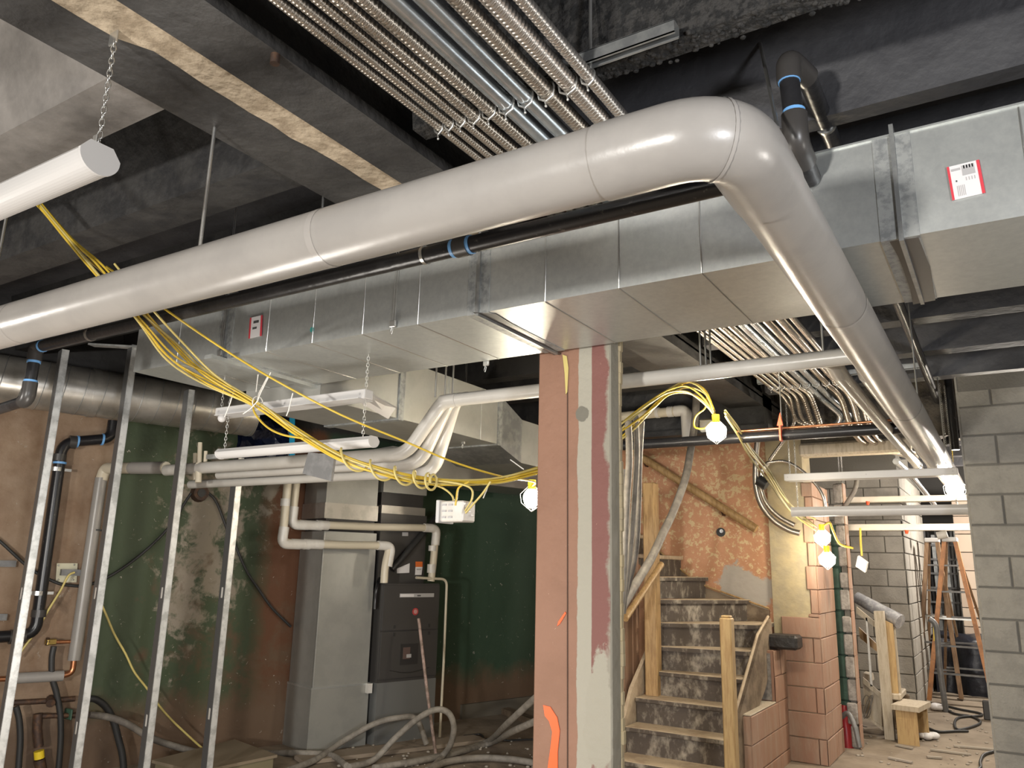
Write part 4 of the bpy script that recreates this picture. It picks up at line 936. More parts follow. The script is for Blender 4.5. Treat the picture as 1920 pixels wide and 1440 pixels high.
# coil cabinet and supply plenum above
zk = float(WP(760, 965, NF2-.1)[2])
t2 = thing('coil_cabinet', 'dark coil cabinet above the furnace with warning labels', 'cabinet', W((f0+f1)/2, NF2-.3, ztp))
M().wbox(f0+.0, f1-.12, NF2-fd, NF2-.10, ztp, zk).build('cabinet', furn_dark, t2)
def lbl(px, m, nm, n=NF2-.096): q = [WP(a, c, n) for a, c in px]; M().slab(q, WN*.003).build(nm, m, t2)
lbl(((744, 1066), (768, 1056), (767, 1074), (744, 1075)), white_paper, 'label'); lbl(((779, 1053), (792, 1053), (792, 1063), (779, 1063)), orange_label, 'warning_label'); lbl(((779, 1063), (792, 1063), (790, 1078), (778, 1078)), white_paper, 'label')
lbl(((781, 1066), (790, 1066), (789, 1069), (781, 1069)), grey_ink, 'print', NF2-.092)
lbl(((754, 998), (765, 998), (765, 1005), (754, 1005)), grey_ink, 'label')
zz2 = [float(WP(760, y, NF2-.12)[2]) for y in (962, 950, 942, 926, 905)]
M().wbox(f0+.02, f1-.12, NF2-fd, NF2-.13, zk, zz2[1]).build('collar', spiral_m, t2); M().wbox(f0+.03, f1-.13, NF2-fd, NF2-.16, zz2[1], zz2[3]).build('flexible_collar', furn_trim, t2)
M().wbox(f0+.02, f1-.12, NF2-fd, NF2-.12, zz2[3], 2.30).build('supply_plenum', duct_side, t2)
# gas line and cleanout on the plenum side
cable('gas_line', 'black segmented gas line beside the furnace', [WP(712, 1085, NF2-.1), WP(707, 1100, NF2), WP(704, 1125, NF2), WP(703, 1142, NF2)], .016, black_iron, 'pipe')
q = WP(690, 1290, NF+.02); o = M().wbox(WS(q)-.02, WS(q)+.025, NF-.02, NF+.05, q[2]-.04, q[2]+.04).build('condensate_trap', white_pvc); tag(o, 'small white plastic trap between plenum and furnace', 'trap')
# insulated refrigerant hose
cable('refrigerant_line', 'thick black foam-covered line slanting behind the furnace vents', [WP(830, 955, NF2-.25), WP(805, 985, NF2-.1), WP(780, 1015, NF2-.05), WP(755, 1045, NF2-.04), WP(735, 1068, NF2-.05)], .030, rubber_dark, 'pipe', n=12)
# PVC vents
def pvc(nm_, lab, segs, r, n_):
    t = thing(nm_, lab, 'pipe', WP(*segs[-1], n_)); pts = [WP(a, c, n_) for a, c in segs]
    M().tube(fil(pts, .07, 7), r, 18).build('pipe_run', cream_pvc, t); return t, pts
nv = NF2+.03
def coup(t, px, py, ax, L_=.10, r=.040, m=white_pvc, n_=nv):
    c = WP(px, py, n_); b = M(); ring(b, c, ax, r-.006, .007, 18, L_); b.build('coupling', m, t)
def elb(t, pts, r=.041, n_=nv): M().tube(fil([WP(a, c, n_) for a, c in pts], .06, 7), r, 18).build('elbow', white_pvc, t)
H = tuple(WD); Vv = (0, 0, 1)
t, _ = pvc('vent_pipe', 'upper cream plastic vent pipe crossing in front of the plenum to the furnace', [(557, 892), (547, 982), (700, 988), (818, 990), (812, 1060), (808, 1090)], .034, nv)
elb(t, [(551, 950), (547, 984), (578, 985)]); coup(t, 578, 984.5, H, .16); coup(t, 607, 985, H, .08); coup(t, 598, 985, H, .05, .043)
elb(t, [(795, 989.5), (819, 991), (816, 1022)]); coup(t, 809, 1066, Vv, .08, .040); coup(t, 811, 1028, Vv, .05, .038)
t, _ = pvc('vent_pipe', 'lower cream plastic vent pipe crossing in front of the plenum to the furnace', [(541, 892), (529, 1018), (640, 1022), (731, 1023), (722, 1060), (720, 1093)], .034, nv+.07)
nv2 = nv+.07
elb(t, [(533, 988), (528, 1020), (562, 1021)], n_=nv2); coup(t, 561, 1020, H, .14, n_=nv2); coup(t, 592, 1020.5, H, .12, n_=nv2); coup(t, 575, 1020.5, H, .05, .043, n_=nv2)
elb(t, [(708, 1022.5), (734, 1024), (727, 1062)], n_=nv2); coup(t, 535, 942, Vv, .06, .038, n_=nv2); coup(t, 717, 1022.5, H, .012, .037, mat('purple_primer', (.22, .08, .35), .5), n_=nv2)
t, _ = pvc('condensate_pipe', 'thin white plastic condensate pipe dropping right of the furnace', [(780, 1083), (796, 1084), (838, 1086), (832, 1240), (824, 1392)], .012, nv+.02)
t = M(); t.tube([P(785, 1160, y=5.55), P(800, 1290, y=5.45), P(817, 1414, z=0.01)], .013, 10); tag(t.build('broom_handle', mat('worn_pink_pole', (.42, .30, .26), .6, col2=(.22, .16, .13), ns=18)), 'worn pinkish broom handle leaning against the furnace', 'pole')

# ------------------------------------------------------------ floor: hoses, pallet, boards
def fl(pts, zs=None, h=.035): return [P(a, c, z=(h if zs is None else zs[i])) for i, (a, c) in enumerate(pts)]
def hp(a, c, y): return P(a, c, y=y)
hosepts1 = fl([(500, 1455), (600, 1420), (640, 1400)])
cable('air_hose', 'dusty hose looping up in front of the furnace', fl([(655, 1438), (700, 1425)], h=.04)+[hp(740, 1385, 5.15), hp(780, 1350, 5.2), hp(815, 1331, 5.25), hp(840, 1336, 5.3), hp(851, 1362, 5.35), hp(845, 1395, 5.4)]+fl([(828, 1420), (810, 1440)]), .024, hose_pale, 'hose', 'dusty hoses on the floor', 10)
cable('air_hose', 'dusty hose rising from the left behind the tall loop', fl([(520, 1452), (590, 1425)], h=.04)+[hp(640, 1392, 5.1), hp(700, 1358, 5.3), hp(745, 1346, 5.45), hp(780, 1348, 5.6)]+fl([(800, 1395)], h=.05), .024, hose_pale, 'hose', 'dusty hoses on the floor', 10)
cable('air_hose', 'dusty hose running from the floor up to the pier, upper one', fl([(700, 1440), (790, 1425), (860, 1408), (915, 1390)])+[hp(950, 1358, 5.2), hp(1000, 1312, 4.9), hp(1040, 1280, 4.7)], .024, hose_pale, 'hose', 'dusty hoses on the floor', 10)
cable('air_hose', 'dusty hose running from the floor up to the pier, lower one', fl([(760, 1432), (850, 1413), (920, 1393)])+[hp(960, 1372, 5.2), hp(1000, 1354, 5.0), hp(1040, 1335, 4.8)], .024, hose_pale, 'hose', 'dusty hoses on the floor', 10)
cable('air_hose', 'dusty hose crossing the floor along the bottom edge', fl([(800, 1445), (840, 1428), (900, 1421), (960, 1424), (1010, 1432)]), .026, hose_pale, 'hose', 'dusty hoses on the floor', 10)
cable('air_hose', 'dusty hose lying over the pallet at the bottom left', [hp(290, 1420, 4.55), hp(340, 1408, 4.6), hp(400, 1408, 4.6), hp(450, 1406, 4.7), hp(500, 1412, 4.8)]+fl([(560, 1412), (620, 1416), (650, 1436)], h=.04), .024, hose_pale, 'hose', 'dusty hoses on the floor', 10)
cable('air_hose', 'small coil of hose behind the tall loop', fl([(350, 1440), (365, 1425), (395, 1422), (415, 1432), (440, 1440)], h=.10), .022, hose_pale, 'hose', 'dusty hoses on the floor', 10)
cable('thin_cable', 'thin dark cable coiled on the floor behind the furnace', fl([(870, 1380), (900, 1377), (905, 1388), (880, 1392), (862, 1383), (900, 1385), (950, 1388), (1000, 1386)], h=.015), .009, rubber_dark)
t = thing('pallet_crate', 'low dusty wooden crate lid by the rusty wall', 'crate', P(440, 1430, z=0)); 
q = [P(a, c, z=.14) for a, c in ((285, 1425), (440, 1386), (520, 1415), (370, 1446))]
M().slab([p_-np.array([0, 0, .02]) for p_ in q], (0, 0, .02)).build('lid', mat('dusty_crate', (.24, .19, .13), .85), t)
q = [np.array([p_[0], p_[1], 0]) for p_ in q]; cq = sum(q)/4; q = [cq+(p_-cq)*.94 for p_ in q]; M().slab(q, (0, 0, .12)).build('box', mat('crate_side', (.20, .17, .10), .85), t)
o = M().bar(P(930, 1326, z=.03), P(1010, 1356, z=.03), .10, .06).build('old_plank', wood_old); tag(o, 'dusty plank lying on the floor at the foot of the green wall', 'plank')
o = M().bar(P(560, 1425, z=.02), P(900, 1385, z=.02), .22, .03).build('old_plank', mat('dust_board', (.26, .21, .16), .9)); tag(o, 'broad dusty board under the hoses', 'plank')
rr = random.Random(9); b = M()
for k in range(120):
    p = P(rr.uniform(560, 1000), rr.uniform(1385, 1440), z=0); b.ball((p[0], p[1], .006), rr.uniform(.006, .02), 6, 4, (1, 1, .5))
o = b.build('rubble_crumbs', junk_m); tag(o, 'crumbs of plaster and dust on the floor', 'rubble', kind='stuff')

# ------------------------------------------------------------ yellow cable bundle
def bundle(name, labs, pts, ys, r, mats, spread, group, seed, n=7):
    rr = random.Random(seed); base = [P(a, c, y=y) for (a, c), y in zip(pts, ys)]
    for k, lab in enumerate(labs):
        a0 = 2*math.pi*k/len(labs); pp = []
        for i, b_ in enumerate(base):
            sp_ = spread[i]; a = a0+i*.5+rr.uniform(-.3, .3); pp.append(b_+np.array([0, math.cos(a)*sp_*.6, math.sin(a)*sp_]))
        cable(name, lab, pp, r, mats[k % len(mats)], 'cable', group, n, 7)
pts = [(40, 350), (78, 388), (135, 455), (190, 510), (262, 590), (318, 655), (385, 708), (480, 758), (560, 812), (640, 858), (720, 885), (790, 900), (870, 905), (940, 900), (1020, 879)]
ys = [1.50, 1.55, 1.6, 1.62, 1.68, 1.95, 2.2, 2.4, 2.5, 2.55, 2.65, 2.8, 3.0, 3.2, 3.36]
lab = ['yellow cable in the sagging bundle of seven under the duct']*7
bundle('yellow_cable', lab, pts, ys, .0048, [yellow_m, yellow_m, yellow_pale], [.03, .012, .016, .03, .03, .05, .035, .014, .018, .016, .016, .016, .012, .014, .016], 'yellow cables of the sagging bundle', 3)
cable('yellow_cable', 'single yellow cable hanging apart above the bundle, ending at the pier', [P(a, c, y=y) for (a, c), y in zip([(200, 500), (310, 580), (420, 655), (520, 715), (640, 778), (760, 828), (850, 866), (940, 893), (1000, 903), (998, 912)], [1.7, 1.75, 2.0, 2.25, 2.45, 2.7, 2.9, 3.2, 3.7, 3.9])], .0048, yellow_m)
cable('yellow_cable', 'yellow cable leaving the pipe right of the bundle and joining it under the duct', [P(a, c, y=y) for (a, c), y in zip([(215, 495), (290, 585), (350, 650), (400, 700), (450, 735), (500, 765), (560, 815)], [1.65, 1.7, 2.0, 2.2, 2.35, 2.42, 2.5])], .0048, yellow_pale)
cable('yellow_cable', 'yellow cable drooping below the bundle left of the lamps', [P(a, c, y=y) for (a, c), y in zip([(474, 755), (478, 775), (500, 800), (530, 815), (570, 822)], [2.38]*5)], .0048, yellow_m)
# helical wrap
b = []; a0 = [P(x, y, y=yy) for x, y, yy in ((625, 850, 2.53), (700, 880, 2.63), (760, 894, 2.72), (800, 902, 2.8), (815, 905, 2.82))]; cc = spl(a0, 14)
pts_ = [c + np.array([0, math.cos(i*.62)*.032, math.sin(i*.62)*.036]) for i, c in enumerate(cc)]
cable('yellow_cable', 'yellow cable wound in spirals round the bundle', pts_, .0055, yellow_pale, seg=4)
# drops into the junction box
for k, (pp, lab_) in enumerate((([(800, 905), (830, 915), (848, 930), (850, 945)], 'yellow cable dropping from the bundle into the left of the white box'), ([(880, 903), (860, 915), (856, 935), (854, 948)], 'yellow cable looping down into the middle of the white box'), ([(800, 900), (850, 905), (882, 915), (885, 935), (872, 958)], 'yellow cable curling round to the right of the white box'), ([(920, 903), (905, 925), (885, 948), (873, 962)], 'yellow cable coming back from the pier side into the white box'))):
    cable('yellow_cable', lab_, [P(a, c, y=2.9-.02*k) for a, c in pp], .0048, yellow_pale if k != 1 else yellow_m)
t = thing('junction_box', 'white slotted wiring box hanging from the yellow bundle near the pier', 'box', P(850, 980, y=2.9))
q = P(828, 940, y=2.9); q2 = P(872, 978, y=2.9)
M().cbox((q[0], 2.88, q2[2]), (q2[0], 2.98, q[2]), .006).build('body', white_pvc, t)
M().cbox((q[0]-.006, 2.865, q2[2]-.006), (q[0]+.012, 2.985, q[2]+.004), .003).build('cover', fix_white, t)
for k in range(3):
    for j in range(2):
        zz_ = q2[2]+.015+.028*k; xx_ = q[0]+.022+.035*j; M().box((xx_, 2.876, zz_), (xx_+.022, 2.882, zz_+.008)).build('slot', grey_ink, t)
for k in range(4): M().cbox((q2[0]-.002, 2.885+.02*k, q[2]-.02-.016*k), (q2[0]+.010, 2.90+.02*k, q[2]-.01-.016*k), .002).build('lug', white_pvc, t)
t = M(); a, b_, c, d = [P(*p, y=2.62) for p in ((578, 848), (627, 853), (620, 902), (567, 888))]; t.slab([a, d, c, b_], (0, .015, 0)); tag(t.build('steel_cover_plate', steel_plate), 'square grey steel plate hanging in front of the white trio', 'plate')
def tie(nm_, lab, p, y, r=.0028): return tag(M().tube([P(a, c, y=y) for a, c in p], r, 6).build(nm_, tie_m), lab, 'cable tie', 'white cable ties')
tie('cable_tie', 'white cable tie crossing the bundle, longest and slanting', [(508, 698), (488, 738), (483, 752), (470, 766), (456, 776)], 2.36)
tie('cable_tie', 'white cable tie rising beside the long slanting one', [(503, 704), (485, 738), (480, 765)], 2.40)
tie('cable_tie', 'white cable tie on the bundle left of the crossing ones', [(439, 732), (430, 760), (421, 782)], 2.36)
tie('cable_tie', 'short white cable tie above the crossing ones', [(484, 702), (480, 735)], 2.42)
tie('cable_tie', 'white cable tie hanging from the single cable', [(549, 737), (541, 770), (537, 780)], 2.3)
tie('cable_tie', 'white cable tie pointing up left by the pier', [(957, 862), (982, 880)], 3.1)
tie('cable_tie', 'white cable tie hanging below the bundle near the pier', [(917, 905), (911, 922), (906, 934)], 3.0)
b = M(); c = P(483, 755, y=2.4); b.tube([c+[0, math.cos(a)*.03, math.sin(a)*.03] for a in [i*math.pi/6 for i in range(13)]], .003, 6); tag(b.build('cable_tie', tie_m), 'white cable tie looped round the bundle', 'cable tie', 'white cable ties')
# top left end of the bundle
cable('yellow_cable', 'yellow cable tail sticking out at the left edge of the picture', [P(a, c, y=1.5) for a, c in ((-8, 300), (2, 318), (14, 328), (22, 332))], .006, yellow_m)
tie('cable_tie', 'white cable tie at the left edge of the picture', [(0, 283), (6, 315)], 1.5)

# ------------------------------------------------------------ strip lights
def chain(m, p0, p1, link=.022, r=.0018):
    p0 = Vector(tuple(map(float, p0))); p1 = Vector(tuple(map(float, p1))); L_ = (p1-p0).length; n = max(2, int(L_/(link*.72))); d = (p1-p0).normalized()
    u = d.orthogonal().normalized(); v = d.cross(u)
    for i in range(n):
        c = p0.lerp(p1, (i+.5)/n); s_ = u if i % 2 else v; pts = [c+d*math.cos(a)*link*.5+s_*math.sin(a)*link*.27 for a in [k*math.pi/4 for k in range(9)]]
        m.tube(pts, r, 4, caps=False)
    return m
def striplight(nm, lab, x0, x1, y, z, h=.06, wd=.075, m=fix_white, kind='lens', ends=(1, 1), chains=(), ztop=ZS, slope=0, group=None):
    t = thing(nm, lab, 'light', ((x0+x1)/2, y, z-h/2), group)
    if kind == 'lens':
        prof = [(y-wd*.5, z+h*.15)]+[(y-math.cos(a)*wd*.5, z+h*.1-math.sin(a)*h*.6) for a in [i*math.pi/20 for i in range(1, 20)]]+[(y+wd*.5, z+h*.15)]
        M().slab([(x0, a, c) for a, c in prof], (x1-x0, 0, 0)).build('lens', m, t)
        M().slab([(x0, y-wd*.5, z+h*.15), (x0, y+wd*.5, z+h*.15), (x0, y+wd*.28, z+h*.5), (x0, y-wd*.28, z+h*.5)], (x1-x0, 0, 0)).build('body', m, t)
        for e, x, s_ in ((0, x0, -1), (1, x1, 1)):
            if ends[e]:
                pr = [(x, a*1.0+(a-y)*.06, c+(c-z)*.06) for a, c in prof]+[(x, y+wd*.30, z+h*.53), (x, y-wd*.30, z+h*.53)]
                M().slab(pr, (s_*.010, 0, 0)).build('end_cap', fix_white, t)
    else:
        M().cbox((x0, y-wd/2, z-h/2), (x1, y+wd/2, z+h/2), .004).build('channel', m, t)
        M().box((x0+.02, y-wd*.8, z-h*.55), (x1-.02, y+wd*.8, z-h*.47)).build('tray', m, t)
        for x in (x0+.03, (x0+x1)/2, x1-.03): M().tube([(x, y-wd/2-.003, z), (x, y-wd/2+.001, z)], .005, 8).build('screw', grey_ink, t)
    for x, zt in chains:
        b = M(); chain(b, (x, y, z+h*.5), (x, y, zt)); b.build('chain', zinc, t)
    return t
# near one at top left
pg = P(218, 58, z=3.0); yf = float(pg[1]); e0 = P(184, 300, y=yf)
t = striplight('strip_light', 'white strip light hanging on a chain at the top left, near the camera', -3.6, float(e0[0]), yf, float(e0[2]), .085, .105, fix_white, 'lens', ends=(0, 1))
b = M(); chain(b, (float(e0[0])-.01, yf, float(e0[2])+.05), (float(pg[0]), yf, 2.99), .026, .0021); b.build('chain', zinc, t)
M().cbox((pg[0]-.022, yf-.006, 2.955), (pg[0]+.018, yf, 3.0), .002).build('chain_bracket', zinc, t)
M().cbox((e0[0]-.024, yf-.012, e0[2]+.03), (e0[0]-.004, yf-.008, e0[2]+.075), .002).build('chain_hook', zinc, t)
# pair in mid distance
yF = 2.62
x0, x1 = float(P(412, 776, y=yF)[0]), float(P(692, 738, y=yF)[0]); z = float(P(550, 757, y=yF)[2])
striplight('strip_light', 'white strip light above the white trio, upper of the two near the duct', x0, x1, yF, z, .045, .06, fix_white, 'channel', chains=((x0+.01, ZD0), (x1-.02, ZD0)), group='pair of strip lights below the main duct')
q = [P(a, c, y=yF+.02) for a, c in ((668, 748), (684, 738), (740, 768), (728, 785))]
t = M(); t.ball(P(416, 784, y=yF-.03), .022, 12, 8); tag(t.build('lamp_socket', fix_white), 'small white round socket at the left end of the upper strip light', 'socket')
M2 = M(); M2.hexa([P(664, 749, y=yF), P(728, 786, y=yF+.35), P(728, 783, y=yF+.36), P(664, 746, y=yF+.01), P(688, 736, y=yF), P(742, 765, y=yF+.35), P(742, 762, y=yF+.36), P(688, 733, y=yF+.01)]); tag(M2.build('lamp_reflector', fix_white), 'short white reflector set crosswise at the right end of the upper strip light', 'reflector')
x0, x1 = float(P(416, 848, y=yF)[0]), float(P(698, 828, y=yF)[0]); z = float(P(560, 840, y=yF)[2])
striplight('strip_light', 'white rounded strip light in front of the white trio, lower of the two', x0, x1, yF, z, .05, .07, fix_white, 'lens', chains=((x0+.02, z+.30), (x1-.06, z+.30)), group='pair of strip lights below the main duct')
# four over the passage
for (pa_, pb_, y, hh, kind, m, lab) in (((1472, 896), (1800, 888), 6.5, .055, 'channel', fix_white, 'white strip light channel over the passage, topmost of four'), ((1487, 960), (1850, 962), 6.6, .075, 'lens', fix_white, 'thick rounded white strip light over the passage, third down and nearest the pier'),
        ((1575, 938), (1860, 932), 8.6, .055, 'channel', fix_cream, 'cream strip light behind the others over the passage, second down'), ((1573, 989), (1860, 981), 8.5, .06, 'channel', fix_cream, 'cream strip light over the passage, lowest of four')):
    a = P(*pa_, y=y); c = P(*pb_, y=y); xe_ = min(float(c[0]), float(a[0])+1.22); z = float(a[2]+c[2])/2
    zz_ = float(P(pa_[0], pa_[1], y=y)[2])
    tt = striplight('strip_light', lab, float(a[0]), xe_, y, zz_, hh, .08, m, kind, chains=((float(a[0])+.04, 2.95), (xe_-.06, 2.95)), group='strip lights over the passage')
for p, y, lab in (((1627, 940), 8.4, 'orange wire nut on the cream strip light'), ((1700, 994), 8.3, 'orange wire nut under the lowest strip light')):
    tag(M().tube([P(*p, y=y), P(p[0], p[1]+7, y=y)], .018, 8, radii=[.02, .012]).build('wire_nut', red_tag), lab, 'wire connector')

# ------------------------------------------------------------ bulbs
def bulb(px, py, y, lab, up=(0, 0, 1), r=.055, power=20, cage=True, cord=False):
    c = P(px, py, y=y); t = thing('string_bulb', lab, 'lamp', c-[0, 0, r], 'bare work bulbs')
    M().ball(c, r, 18, 12, (1, 1, 1.15)).build('glass', bulb_m, t)
    u = Vector(up).normalized(); cv = Vector(tuple(map(float, c)))
    M().tube([cv+u*r*.9, cv+u*(r+.055)], .024, 12).build('socket', yellow_plastic, t)
    if cage:
        b = M()
        for k in range(6):
            a = k*math.pi/3; o = u.orthogonal().normalized(); w2 = u.cross(o); s_ = o*math.cos(a)+w2*math.sin(a)
            b.tube([cv+u*(r+.02)+s_*.02, cv+u*.02+s_*(r+.02), cv-u*(r*.6)+s_*(r+.012), cv-u*(r+.03)], .0022, 5)
        b.build('wire_cage', zinc, t)
    if cord: M().tube(spl([c+[0, 0, r+.05], c+[.01, .01, r+.3], [c[0], c[1], ZS]], 4), .004, 6).build('cord', yellow_m, t)
    lamp('bulb_or_fill_light', 'POINT', tuple(map(float, c)), power, (1, .87, .66), r*1.5)
    return c
bA = bulb(1343, 809, 4.9, 'lit bare bulb hanging in front of the black iron pipe', power=115)
bulb(1542, 1008, 7.0, 'lit bare bulb on the pink pier, upper of two', power=10)
bulb(1551, 1049, 6.95, 'lit bare bulb on the pink pier, lower of two', power=11)
bulb(1790, 916, 7.6, 'lit bare bulb far back beside the end of the big pipe', power=110, r=.07, cord=True)
bulb(997, 934, 3.9, 'lit bare bulb half hidden behind the pier', power=48, r=.05)
# yellow cables right of the column
lab = ['yellow cable in the bunch rising from the pier to the bulb']*6
bundle('yellow_cable', lab, [(1130, 835), (1180, 797), (1225, 757), (1255, 735), (1290, 727), (1322, 745), (1340, 775)], [4.2, 4.3, 4.45, 4.6, 4.75, 4.85, 4.9], .006, [yellow_pale, yellow_m], [.045, .05, .03, .02, .04, .05, .02], 'yellow cables rising to the bare bulb', 8)
cable('yellow_cable', 'yellow cable looping left of the bare bulb', [P(a, c, y=4.88) for a, c in ((1325, 745), (1322, 765), (1305, 780), (1302, 800), (1320, 803), (1335, 790))], .006, yellow_m)
lab = ['old yellow cable in the swag from the bulb to the pink pier']*4
bundle('yellow_cable', lab, [(1360, 775), (1385, 810), (1405, 845), (1440, 890), (1465, 930), (1490, 960), (1530, 985)], [5.0, 5.3, 5.6, 6.2, 6.6, 6.9, 7.0], .007, [mat('old_yellow_cable', (.30, .25, .10), .6), yellow_pale], [.02, .04, .04, .05, .05, .04, .05], 'old yellow cables down to the pink pier', 4)
cable('yellow_cable', 'yellow cable curving from the two bulbs towards the passage', [P(a, c, y=7.0) for a, c in ((1545, 985), (1556, 980), (1562, 995), (1575, 1020), (1600, 1028))], .009, yellow_m)
cable('yellow_cable', 'yellow cable holding the white tag box in the passage', [P(a, c, y=7.6) for a, c in ((1613, 990), (1614, 1020), (1616, 1042))], .009, yellow_m)
a = P(1617, 1057, y=7.6); t = thing('tag_box', 'small white box dangling on a yellow cable in the passage', 'box', a-[0, 0, .07])
q = [P(*p, y=7.6) for p in ((1608, 1043), (1604, 1062), (1622, 1074), (1626, 1056))]; M().slab(q, (0, .09, .01)).build('body', white_pvc, t)
# dark socket near bulb
M2 = M().cbox(P(1318, 800, y=4.93)-[.03, 0, .03], P(1330, 790, y=4.93)+[.03, .05, .02], .01); tag(M2.build('cable_plug', rubber_dark), 'black plug just left of the bare bulb', 'plug')

# hoses and conduits by the stair
for k, (pp, r, m, lab_) in enumerate((([(1178, 790), (1180, 860), (1176, 930), (1172, 1010), (1168, 1100), (1160, 1180)], .022, hose_pale, 'grey hose hanging straight down beside the pier, left one'), ([(1192, 780), (1194, 850), (1190, 930), (1184, 1010), (1175, 1090), (1168, 1150)], .018, hose_pale, 'grey hose hanging down beside the pier, middle one'), ([(1204, 790), (1200, 860), (1198, 940), (1195, 1010), (1188, 1060), (1172, 1120)], .016, rubber, 'thin grey hose hanging down beside the pier, right one'), ([(1170, 880), (1168, 960), (1166, 1040), (1164, 1120)], .014, rubber, 'thin grey hose closest to the edge of the pier'))):
    cable('hanging_hose', lab_, [P(a, c, y=4.3+.06*k) for a, c in pp], r, m, 'hose', 'hoses hanging beside the pier', 10)
cable('slanting_hose', 'thick grey hose slanting from the ceiling down past the newel post', [P(a, c, y=y) for (a, c), y in zip([(1306, 740), (1303, 790), (1294, 850), (1284, 900), (1262, 960), (1243, 1000), (1222, 1045), (1195, 1090), (1165, 1140)], [6.2, 6.1, 6.0, 5.8, 5.6, 5.4, 5.2, 5.0, 4.8])], .030, rubber, 'hose', n=12)
q = [(1424, 800), (1418, 850), (1417, 905), (1427, 945), (1450, 975), (1478, 993), (1500, 1000)]
cable('bent_conduit', 'grey flexible conduit curving down the plaster pier, outer one', [P(a, c, y=7.05) for a, c in q], .026, flex_m, 'conduit', n=12)
cable('bent_conduit', 'grey flexible conduit curving down the plaster pier, inner one', [P(a, c, y=7.1) for a, c in ((1440, 868), (1428, 885), (1426, 910), (1436, 942), (1460, 968), (1490, 985))], .022, flex_m, 'conduit', n=12)
cable('bent_conduit', 'thin pale conduit arching over to the passage lights', [P(a, c, y=7.1) for a, c in ((1436, 868), (1470, 865), (1500, 880), (1527, 905), (1543, 930), (1548, 955))], .014, flex_light, 'conduit', n=10)
b = M(); c = P(1430, 903, y=7.05); b.tube([P(1422, 900, y=7.03), P(1438, 910, y=7.03)], .05, 12); tag(b.build('conduit_tape', rubber_dark), 'black tape round the bent conduits', 'tape')
# lit white cloth-like pipe stub far behind the branch duct
# ------------------------------------------------------------ passage
# green wall and broken block end beyond the pier
YG = 8.15; g0 = P(1560, 1200, y=YG); g1 = P(1586, 1200, y=YG); g2 = P(1606, 1200, y=YG); 
wg = struct(M().box((xp-.1, YG, 0), (g1[0], YG+.2, 2.0)).build('wall_green', mat('green_mortar', (.03, .06, .042), .8)), 'dark green painted block wall beyond the pink pier')
blockwall(wg, (0, YG, 0), (1, 0, 0), (0, -1, 0), xp-.1, float(g1[0]), 0, 2.0, green_m)
be = struct(M().box((g1[0]+.01, YG-.02, 0), (g1[0]+.060, YG+.08, 2.4)).build('wall_broken_end', mortar), 'ragged bare end of a broken block wall in the passage')
rr = random.Random(2)
for k in range(12):
    z = .2*k; m = block_end; wv = rr.uniform(-.02, .02)
    M().cbox((g1[0]-.015+wv*.5, YG-.05+rr.uniform(-.01, .01), z+.008), (g1[0]+.067, YG+.08, z+.192-(.04 if k in (5, 7) else 0)), .010).build('block', m, be)
    M().cbox((g1[0]+.067, YG-.045, z+.002), (g1[0]+.078, YG+.10, z+.199), .003).build('block', block_pink, be)
# second stair
YT = 8.75
t = thing('timber_stair', 'short new timber stair with a white newel beside the broken wall', 'staircase', P(1650, 1390, y=YT))
def qd(pts, y, dy, m, nm, par=t): return M().slab([P(a, c, y=y) for a, c in pts], (0, dy, 0)).build(nm, m, par)
qd([(1638, 1146), (1656, 1146), (1678, 1393), (1660, 1396)], YT, .10, wood_pale, 'newel_post')
qd([(1606, 1138), (1640, 1166), (1640, 1176), (1606, 1150)], YT+.1, .05, wood_pale, 'hand_rail')
qd([(1623, 1158), (1626, 1158), (1636, 1287), (1632, 1287)], YT+.1, .03, white_pvc, 'baluster')
qd([(1610, 1176), (1642, 1206), (1644, 1222), (1612, 1196)], YT+.25, .04, wood_oak, 'mid_rail')
qd([(1617, 1275), (1652, 1305), (1654, 1366), (1622, 1336)], YT+.12, .05, wood_pale, 'side_panel')
qd([(1618, 1270), (1652, 1300), (1652, 1310), (1618, 1281)], YT+.10, .03, wood_pale, 'panel_moulding')
qd([(1624, 1340), (1655, 1364), (1655, 1370), (1624, 1346)], YT+.10, .03, wood_pale, 'panel_moulding')
qd([(1658, 1163), (1674, 1170), (1685, 1303), (1671, 1306)], YT+.14, .03, wood_new, 'board')
qd([(1672, 1172), (1678, 1176), (1694, 1340), (1690, 1345), (1685, 1303)], YT+.2, .03, wood_pale, 'far_stringer')
M().cbox(P(1668, 1312, y=YT+.1), P(1688, 1302, y=YT+.1)+[0, .5, 0], .01).build('tread', wood_pale, t)
M().cbox((g2[0], YT+.6, 0), (float(P(1690, 1300, y=YT)[0]), YT+.65, .35), .01).build('riser', wood_old, t)
qd([(1618, 1262), (1632, 1266), (1634, 1278), (1618, 1272)], YT+.3, .2, wood_pale, 'tread')
b = M()
for k in range(3): b.tube([P(1625+8*math.cos(a+k)+k*2, 1325+22*math.sin(a), y=YT+.05) for a in [i*math.pi/6 for i in range(13)]], .004, 5)
tag(b.build('wire_tangle', rubber), 'tangle of thin wire hung on the timber stair', 'wire')
b = M(); b.tube([P(1606, 1120, y=YT+.4), P(1688, 1166, y=YT+.2)], .07, 10, radii=[.06, .075]); tag(b.build('film_roll', plastic_grey), 'roll of crumpled clear film lying on the timber handrail', 'film')
